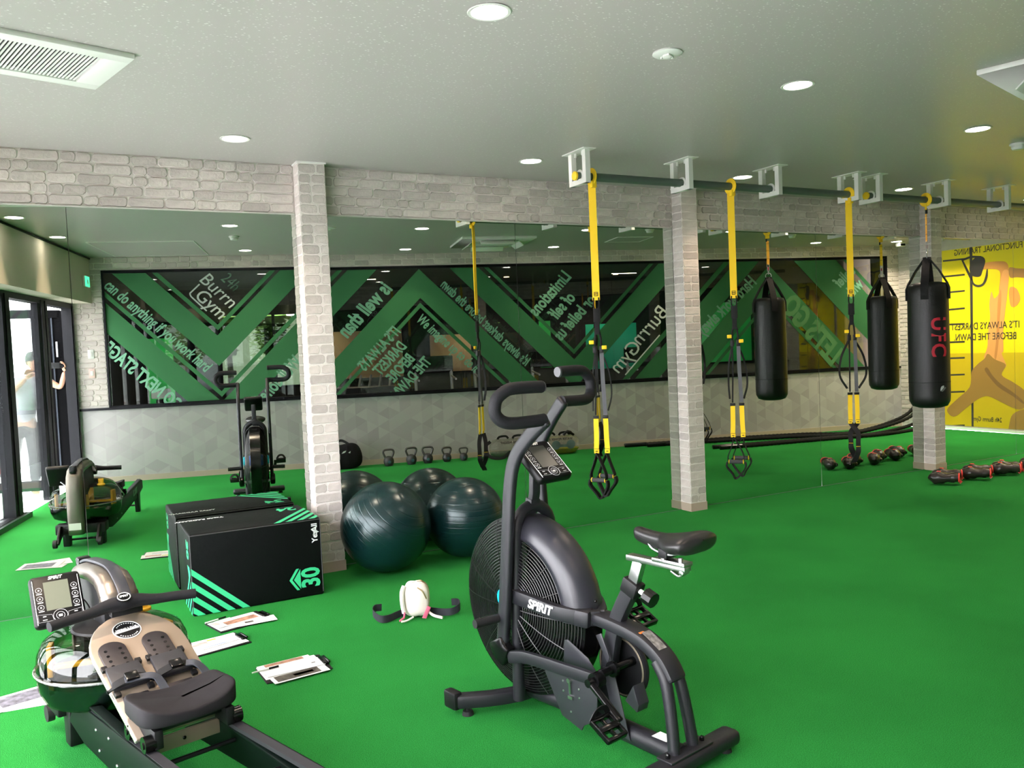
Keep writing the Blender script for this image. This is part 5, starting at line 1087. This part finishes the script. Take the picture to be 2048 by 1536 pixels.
# ================================================================ ALONG THE WINDOW WALL (seen in the mirror)
cast = mat('cast_iron', (.018, .018, .020), .55, bump=.3, bs=120)
def kettlebell(s, t, h, rot, label):
    o = thing('kettlebell', label, 'kettlebell', MST(s, t, 0) @ Matrix.Rotation(rot, 4, 'Z'), 'kettlebells lined up below the window'); r = h*.31
    build('bell', MB().lathe([(.001, 0), (r*.62, 0), (r*.72, .004), (r*.97, r*.6), (r, r*.95), (r*.93, r*1.3), (r*.7, r*1.7), (r*.3, r*1.88), (.001, r*1.9)], 28), cast, o)
    w = h*.30
    build('handle', MB().tube(smooth_path([(-w*.62, 0, r*1.55), (-w*1.0, 0, h*.76), (-w*.95, 0, h*.90), (-w*.6, 0, h*.955), (0, 0, h*.965), (w*.6, 0, h*.955), (w*.95, 0, h*.90), (w*1.0, 0, h*.76), (w*.62, 0, r*1.55)], 5), h*.062, 12), mat('handle_iron', (.035, .03, .03), .4), o)
    build('weight_mark', MB().lathe([(.001, 0), (r*.30, 0), (r*.30, .002)], 16, Matrix.Translation((0, r*.985, r*.85)) @ Matrix.Rotation(-PI/2, 4, 'X')), mat('mark_blue', (.04, .10, .14), .5), o, smooth=False)
for s, h, n in ((1.03, .235, 'largest and leftmost of the five'), (1.345, .240, 'second from the left'), (1.575, .235, 'middle one of the five'), (1.845, .208, 'second smallest, fourth in the row'), (2.085, .185, 'smallest, at the right end of the row')):
    kettlebell(s, .26, h, random.uniform(-.2, .2), 'black cast kettlebell on the turf, '+n)
bag = thing('holdall', 'soft black sports holdall with white marks slumped against the wallpapered wall', 'bag', MST(.44, .24, 0) @ Matrix.Diagonal((.82, .9, 1.02, 1)))
def bf(u, v):
    a = 2*PI*u; sg = lambda q, e: math.copysign(abs(q)**e, q); t = PI*(v-.5); k = sg(math.cos(t), .5)
    z = .17+.165*sg(math.sin(t), .7); w = .27-.30*max(0, z-.14)
    return (w*sg(math.cos(a), .8)*k+.02*math.sin(9*a)*k, .13*sg(math.sin(a), .8)*k*(1-.9*max(0, z-.16))+.008*math.sin(14*a), z+.03*math.cos(a)*k*(z > .1))
build('body', MB().grid(bf, 36, 18), mat('black_nylon', (.006, .006, .007), .9, spec=.15, bump=.4, bs=20), bag, ang=80)
build('strap', MB().tube(smooth_path([(-.12, .02, .28), (-.15, .03, .36), (-.05, .04, .39), (.06, .05, .34), (.10, .05, .30)], 5), 1, flat=(.035, .005), up=(0, 1, 0)), black_web, bag)
build('white_mark', MB().prism([(-.03, 0), (.03, .015), (.05, .04), (0, .03)], 0, .003, Matrix.Translation((-.03, .135, .22)) @ XZ).prism([(0, 0), (.03, -.01), (.04, .02)], 0, .003, Matrix.Translation((.05, .13, .23)) @ XZ), white_print, bag, smooth=False)
build('zip', MB().tube(smooth_path([(-.18, .04, .27), (0, .05, .33), (.17, .04, .28)], 5), .006, 6), black_gloss, bag)
aq = thin_glass('aqua_bag_film', (.86, .86, .83), .9, .04, tsl=.12, tslc=(.6, .6, .56))
def aqua(s, t, L, label, wcol, wt):
    o = thing('aqua_bag', label, 'water bag', MST(s, t, 0), 'clear water training bags by the wall'); r = .138
    T = Matrix.Translation((0, 0, r)) @ Matrix.Rotation(PI/2, 4, 'Y')
    pr = [(.001, -L/2), (r*.6, -L/2+.015), (r*.92, -L/2+.06), (r, -L/2+.12), (r*.98, 0), (r, L/2-.12), (r*.92, L/2-.06), (r*.6, L/2-.015), (.001, L/2)]
    body = build('bladder', MB().lathe(pr, 28, T), aq, o)
    mb = MB().lathe([(q[0]*.965, q[1]*.985) for q in pr], 28, T)
    for i, v in enumerate(mb.v):
        if v[2] > .085: mb.v[i] = (v[0], v[1]*.9, .085)
    build('water', mb, wcol, body, smooth=False)
    for x in (-.1, .12): build('handle', MB().tube(smooth_path([(x-.09, .02, 2*r-.004), (x-.06, .03, 2*r+.03), (x+.03, .03, 2*r+.035), (x+.07, .02, 2*r)], 4), 1, flat=(.03, .006), up=(0, 1, 0)), black_web, o)
    lettering(wt, black_plastic, o, frame((0, r*.80, r*1.62), (-1, 0, 0), (0, -.55, .8)), size=.055, bold=.01, sx=.8)
    return o
aqw = thin_glass('clear_water', (.62, .68, .64), .8, .01, tsl=.25, tslc=(.25, .32, .28)); aqy = thin_glass('yellow_lit_water', (.72, .66, .10), .8, .01, tsl=.55, tslc=(.55, .50, .04))  # second water: the yellow light falling on it is put into its colour
a1 = aqua(2.76, .30, .62, 'clear water bag with a black carrying strap, by the wall next to the kettlebells', aqw, 'POWER WEIGHT')
build('shoulder_strap', MB().tube(smooth_path([(-.30, .06, .25), (-.37, .10, .20), (-.36, .15, .08), (-.28, .18, .03), (-.15, .19, .03), (-.05, .19, .10), (.05, .18, .09), (.12, .17, .03)], 6), 1, flat=(.045, .006), up=(0, 1, .2)), black_web, a1)
a2 = aqua(3.45, .30, .66, 'clear water bag with yellow light coloured into its water, right of the other one', aqy, 'WATER POWER BAG')
build('round_print', MB().lathe([(.001, 0), (.065, 0), (.065, .002)], 24, Matrix.Translation((-.05, .139, .145)) @ Matrix.Rotation(-PI/2, 4, 'X')).lathe([(.001, 0), (.065, 0), (.065, .002)], 24, Matrix.Translation((.17, .139, .145)) @ Matrix.Rotation(-PI/2, 4, 'X')).box((.06, .140, .13), (.2, .002, .04)), mat('slate_print', (.10, .14, .14), .5), a2, smooth=False)
build('black_cap', MB().tube(smooth_path([(.10, .02, .27), (.14, .04, .31), (.20, .04, .30), (.25, .04, .265)], 4), [.02]*5+[.03]*4+[.02]*4, 8), black_plastic, a2)
# battle ropes with their wall anchor
anc = thing('rope_anchor', 'black steel wall anchor post holding the battle ropes', 'anchor', TR(XR-.02, -2.62, 0))
build('post', MB().box((-.05, 0, .33), (.08, .09, .66)), black_paint, anc, bev=.006); build('wall_plate', MB().box((-.006, 0, .33), (.012, .20, .70)), black_paint, anc, bev=.003)
for z in (.50, .25): build('eye', MB().tube([(-.12+.045*math.cos(a), 0, z+.045*math.sin(a)) for a in [i*PI/8 for i in range(16)]], .009, 8, closed=True), steel, anc)
ropem = mat('black_rope', (.006, .006, .006), .8, spec=.2, bump=1.0, bs=55)
def rope(name, pts, label):
    P = smooth_path(pts, 10); o = thing(name, label, 'rope', TR(*P[0]), 'black battle ropes on the turf'); o.matrix_world = Matrix.Identity(4)
    # three-strand lay: fine helical ridges
    Q = []; 
    for a, c in zip(P, P[1:]):
        n = max(1, int((c-a).length/.030)); Q += [a+(c-a)*k/n for k in range(n)]
    Q.append(P[-1]); build('strand', MB().tube(Q, [.024+(.005 if i % 2 else 0) for i in range(len(Q))], 8), ropem, o, ang=25)
    build('handle_sleeve', MB().tube([Q[0], Q[min(9, len(Q)-1)]], .030, 10), black_gloss, o)
def rp(s, t, z=.030): p = ST(s, t, z); return (p.x, p.y, p.z)
A0 = (XR-.14, -2.62)
rope('battle_rope', [rp(4.55, .14), rp(5.2, .18), rp(6.2, .20), rp(7.4, .35), rp(8.2, .55, .032), (11.65, -2.63, .22), (A0[0], A0[1], .50)], 'battle rope lying closest to the window wall, rising to the upper anchor eye')
rope('battle_rope', [rp(4.85, .30), rp(5.8, .36), rp(7.0, .50), rp(8.0, .70, .032), (11.62, -2.55, .19), (A0[0], A0[1]+.03, .47)], 'second battle rope from the window wall, rising beside the first')
rope('battle_rope', [rp(5.55, 1.02), rp(6.3, 1.0), rp(7.3, .95), rp(8.2, .92, .032), (11.7, -2.50, .10), (A0[0], A0[1]+.02, .27)], 'third battle rope, its handle end free on the turf')
rope('battle_rope', [rp(5.60, 1.14), rp(6.4, 1.10), rp(7.4, 1.04), rp(8.3, 1.0, .032), (11.75, -2.44, .04), (A0[0]+.02, A0[1]+.06, .24)], 'outermost battle rope, farthest from the window wall')
def plate_on_wall(name, s, z, w, h, m, label, cat):
    o = build(name, MB().box((0, .012, 0), (w, .014, h)), m, bev=.003, M=MST(s, 0, z)); tag(o, label, cat); build('rocker', MB().box((0, .021, 0), (w*.45, .006, h*.5)), white_plastic, o, bev=.001)
plate_on_wall('light_switch', -2.74, 1.70, .075, .12, white_plastic, 'white light switch on the bricks beside the entrance', 'switch')
plate_on_wall('wall_outlet', -2.74, 1.45, .075, .12, mat('pinkish_plate', (.60, .42, .38), .5), 'pinkish wall plate below the light switch', 'outlet')

# ================================================================ PERSON TAKING THE PHOTOGRAPH, outside the door
def skin_body(name, verts, edges, rad, m, parent, sub=2, root=0):
    me = bpy.data.meshes.new(name); me.from_pydata([Vector(v) for v in verts], edges, []); me.materials.append(m)
    o = link(name, me, parent); sk = o.modifiers.new('skin', 'SKIN'); sk.use_smooth_shade = True
    for i, r in enumerate(rad):
        v = me.skin_vertices[0].data[i]; v.radius = r if isinstance(r, tuple) else (r, r); v.use_root = (i == root)
    ss = o.modifiers.new('sub', 'SUBSURF'); ss.levels = sub; ss.render_levels = sub
    return o
GZ = -.08
per = thing('person', 'person in a pale grey T-shirt and dark jeans photographing with a phone in the doorway', 'person', TR(-.42, -6.34, GZ))
skn = mat('person_skin', (.55, .30, .20), .5); shirt = mat('pale_grey_shirt', (.50, .50, .56), .8); jeans = mat('dark_jeans', (.018, .019, .026), .9); hairm = mat('black_hair', (.015, .013, .012), .6); shoe = mat('tan_shoe', (.36, .20, .12), .5)
o0 = Vector((-.42, -6.34, GZ)); Lp = lambda x, y, z: Vector((x, y, z-GZ+0))-Vector((-.42, -6.34, 0)) if False else Vector((x+.42, y+6.34, z-GZ))
hip = Lp(-.47, -6.38, .86)
skin_body('body', [hip, Lp(-.45, -6.38, 1.02), Lp(-.41, -6.38, 1.20), Lp(-.36, -6.38, 1.36), Lp(-.345, -6.36, 1.45), Lp(-.325, -6.33, 1.54),
    Lp(-.56, -6.37, .80), Lp(-.60, -6.33, .45), Lp(-.66, -6.34, .06), Lp(-.38, -6.36, .80), Lp(-.36, -6.30, .45), Lp(-.38, -6.34, .06),
    Lp(-.55, -6.36, 1.37), Lp(-.60, -6.20, 1.22), Lp(-.40, -6.16, 1.42), Lp(-.19, -6.36, 1.39), Lp(-.02, -6.30, 1.28), Lp(.035, -6.21, 1.49)],
    [(0, 1), (1, 2), (2, 3), (3, 4), (4, 5), (0, 6), (6, 7), (7, 8), (0, 9), (9, 10), (10, 11), (3, 12), (12, 13), (13, 14), (3, 15), (15, 16), (16, 17)],
    [(.15, .10), (.14, .10), (.16, .11), (.16, .11), (.065, .06), (.055, .055), (.085, .085), (.055, .06), (.035, .04), (.085, .085), (.055, .06), (.035, .04), (.055, .055), (.038, .038), (.027, .027), (.055, .055), (.038, .038), (.026, .026)], skn, per)
skin_body('t_shirt', [hip-Vector((0, 0, .03)), Lp(-.45, -6.38, 1.02), Lp(-.41, -6.38, 1.20), Lp(-.365, -6.38, 1.37), Lp(-.345, -6.37, 1.42), Lp(-.56, -6.36, 1.37), Lp(-.585, -6.30, 1.29), Lp(-.19, -6.36, 1.39), Lp(-.09, -6.335, 1.325)],
    [(0, 1), (1, 2), (2, 3), (3, 4), (3, 5), (5, 6), (3, 7), (7, 8)], [(.195, .145), (.185, .14), (.185, .135), (.175, .125), (.07, .07), (.075, .07), (.065, .06), (.075, .07), (.065, .06)], shirt, per)
skin_body('jeans', [hip+Vector((0, 0, .04)), hip-Vector((0, 0, .05)), Lp(-.56, -6.37, .76), Lp(-.60, -6.33, .45), Lp(-.66, -6.34, .07), Lp(-.38, -6.36, .76), Lp(-.36, -6.30, .45), Lp(-.38, -6.34, .07)],
    [(0, 1), (1, 2), (2, 3), (3, 4), (1, 5), (5, 6), (6, 7)], [(.16, .115), (.165, .12), (.105, .105), (.078, .08), (.062, .065), (.105, .105), (.078, .08), (.062, .065)], jeans, per)
hc = Lp(-.315, -6.31, 1.635)
head = build('head', MB().grid(lambda u, v: (.075*math.cos(2*PI*u)*math.sin(PI*v)**.9*(1-.25*max(0, v-.5)), .092*math.sin(2*PI*u)*math.sin(PI*v)**.9*(1-.15*max(0, v-.5)), .118*math.cos(PI*v)), 28, 20), skn, per, ang=80, M=Matrix.Translation(hc) @ Matrix.Rotation(R(-12), 4, 'Y') @ Matrix.Rotation(R(-10), 4, 'Z'))
build('hair', MB().grid(lambda u, v: (.081*math.cos(2*PI*u)*math.sin(PI*v*.55)**.9, .100*math.sin(2*PI*u)*math.sin(PI*v*.55)**.9-.008, .125*math.cos(PI*v*.55)+(0 if math.sin(2*PI*u) < .3 else .035*v)), 28, 12), hairm, head, ang=80, solid=.008)
build('nose', MB().tube([(0, .086, .01), (0, .108, -.022), (0, .088, -.032)], [.008, .013, .008], 8), skn, head)
for s in (-1, 1):
    build('ear', MB().sphere((.076*s, -.005, -.005), (.010, .020, .030), 12), skn, head)
    build('eye', MB().sphere((.028*s, .080, .012), (.012, .008, .007), 10), mat('eye_dark', (.02, .015, .012), .3), head)
build('mouth', MB().box((0, .086, -.058), (.042, .008, .007)), mat('lips', (.40, .14, .11), .5), head, bev=.002)
def hand(wrist, direc, palm_n, side, name='hand'):
    # palm along direc; fingers curl towards palm_n
    d = Vector(direc).normalized(); n = Vector(palm_n); n = (n-d*n.dot(d)).normalized(); s_ = d.cross(n)*side; w = Vector(wrist)
    V = [w, w+d*.035, w+d*.075]; E = [(0, 1), (1, 2)]; Rr = [(.024, .020), (.036, .016), (.038, .014)]
    for k, (off, L) in enumerate(((-.030, .058), (-.010, .068), (.010, .072), (.030, .066))):
        p = w+d*(.082-.003*abs(k-2))+s_*off; i = len(V); V.append(p); V.append(p+d*L*.42+n*.008); V.append(p+d*L*.72+n*.030); V.append(p+d*L*.80+n*.052)
        E += [(2, i), (i, i+1), (i+1, i+2), (i+2, i+3)]; Rr += [.0095, .009, .0085, .0075]
    i = len(V); V += [w+d*.03+s_*.030, w+d*.055+s_*.055+n*.010, w+d*.085+s_*.060+n*.028]; E += [(1, i), (i, i+1), (i+1, i+2)]; Rr += [.013, .0105, .009]
    return skin_body(name, V, E, Rr, skn, per, sub=1)
hand(Lp(.035, -6.205, 1.49), (.01, .045, .12), (-1, .2, 0), -1)
hand(Lp(-.40, -6.16, 1.42), (.14, .01, .10), (.2, .3, -.3), 1)
for x in (-.66, -.38): build('shoe', MB().grid(lambda u, v: (.048*math.cos(2*PI*u)*math.sin(PI*v)**.5, .135*(-math.cos(PI*v)), max(0, .045+.045*math.sin(2*PI*u)*math.sin(PI*v)**.4)*(1-.35*v)), 16, 14), shoe, per, ang=80, M=Matrix.Translation(Lp(x, -6.29, GZ+.002)) @ Matrix.Rotation(R(12 if x < -.5 else -8), 4, 'Z'))
phn = thing('phone', 'dark phone held sideways towards the mirror', 'phone', TR(-.040, -6.146, 1.572, rz=R(-4)))
build('body', MB().box((0, 0, 0), (.150, .009, .074)), black_plastic, phn, bev=.004, seg=3)
build('back_lens', MB().cyl((.050, .004, .014), (.050, .0062, .014), .009, 14).cyl((.030, .004, .014), (.030, .0060, .014), .007, 14), black_gloss, phn)

# ================================================================ CAR AND CONES OUTSIDE
car = thing('car', 'pale parked car partly visible through the entrance glass at the left edge', 'car', TR(-4.2, -10.6, GZ, rz=R(-60)))
cp = mat('pale_car_paint', (.60, .63, .66), .25, coat=.6)
bodyp = [(-2.1, .30), (-2.12, .62), (-1.95, .82), (-1.35, .92), (-.75, 1.38), (.75, 1.42), (1.45, 1.0), (2.0, .90), (2.12, .62), (2.1, .30)]
build('bodywork', MB().prism([(x, z) for x, z in bodyp], -.86, .86, XZ), cp, car, bev=.08, seg=3)
build('side_glass', MB().prism([(-1.12, .96), (-.66, 1.30), (.66, 1.33), (1.20, 1.0)], -.872, .872, XZ), mat('tinted_glass', (.02, .03, .03), .08), car, bev=.01)
for x in (-1.3, 1.3):
    for y in (-.78, .78):
        wh = build('wheel', MB().cyl((x, y-.11, .32), (x, y+.11, .32), .32, 28), rubber, car, bev=.02); build('hubcap', MB().cyl((x, y-.115, .32), (x, y+.115, .32), .19, 20), steel, wh)
build('headlamp', MB().box((-2.08, -.6, .68), (.10, .35, .14)), white_print, car, bev=.03); build('headlamp', MB().box((-2.08, .6, .68), (.10, .35, .14)), white_print, car, bev=.03)
for i, (x, y) in enumerate(((-.92, -9.3), (-1.5, -13.5))):
    c = thing('traffic_cone', ['red traffic cone seen beside the door post', 'second red traffic cone farther off on the paving'][i], 'cone', TR(x, y, GZ))
    build('base', MB().box((0, 0, .015), (.36, .36, .03)), mat('cone_red', (.75, .06, .05), .5), c, bev=.006)
    build('cone_body', MB().lathe([(.14, .03), (.03, .68), (.001, .69)], 24), mat('cone_red'), c); build('white_sleeve', MB().lathe([(.103, .28), (.070, .46)], 24), white_print, c)
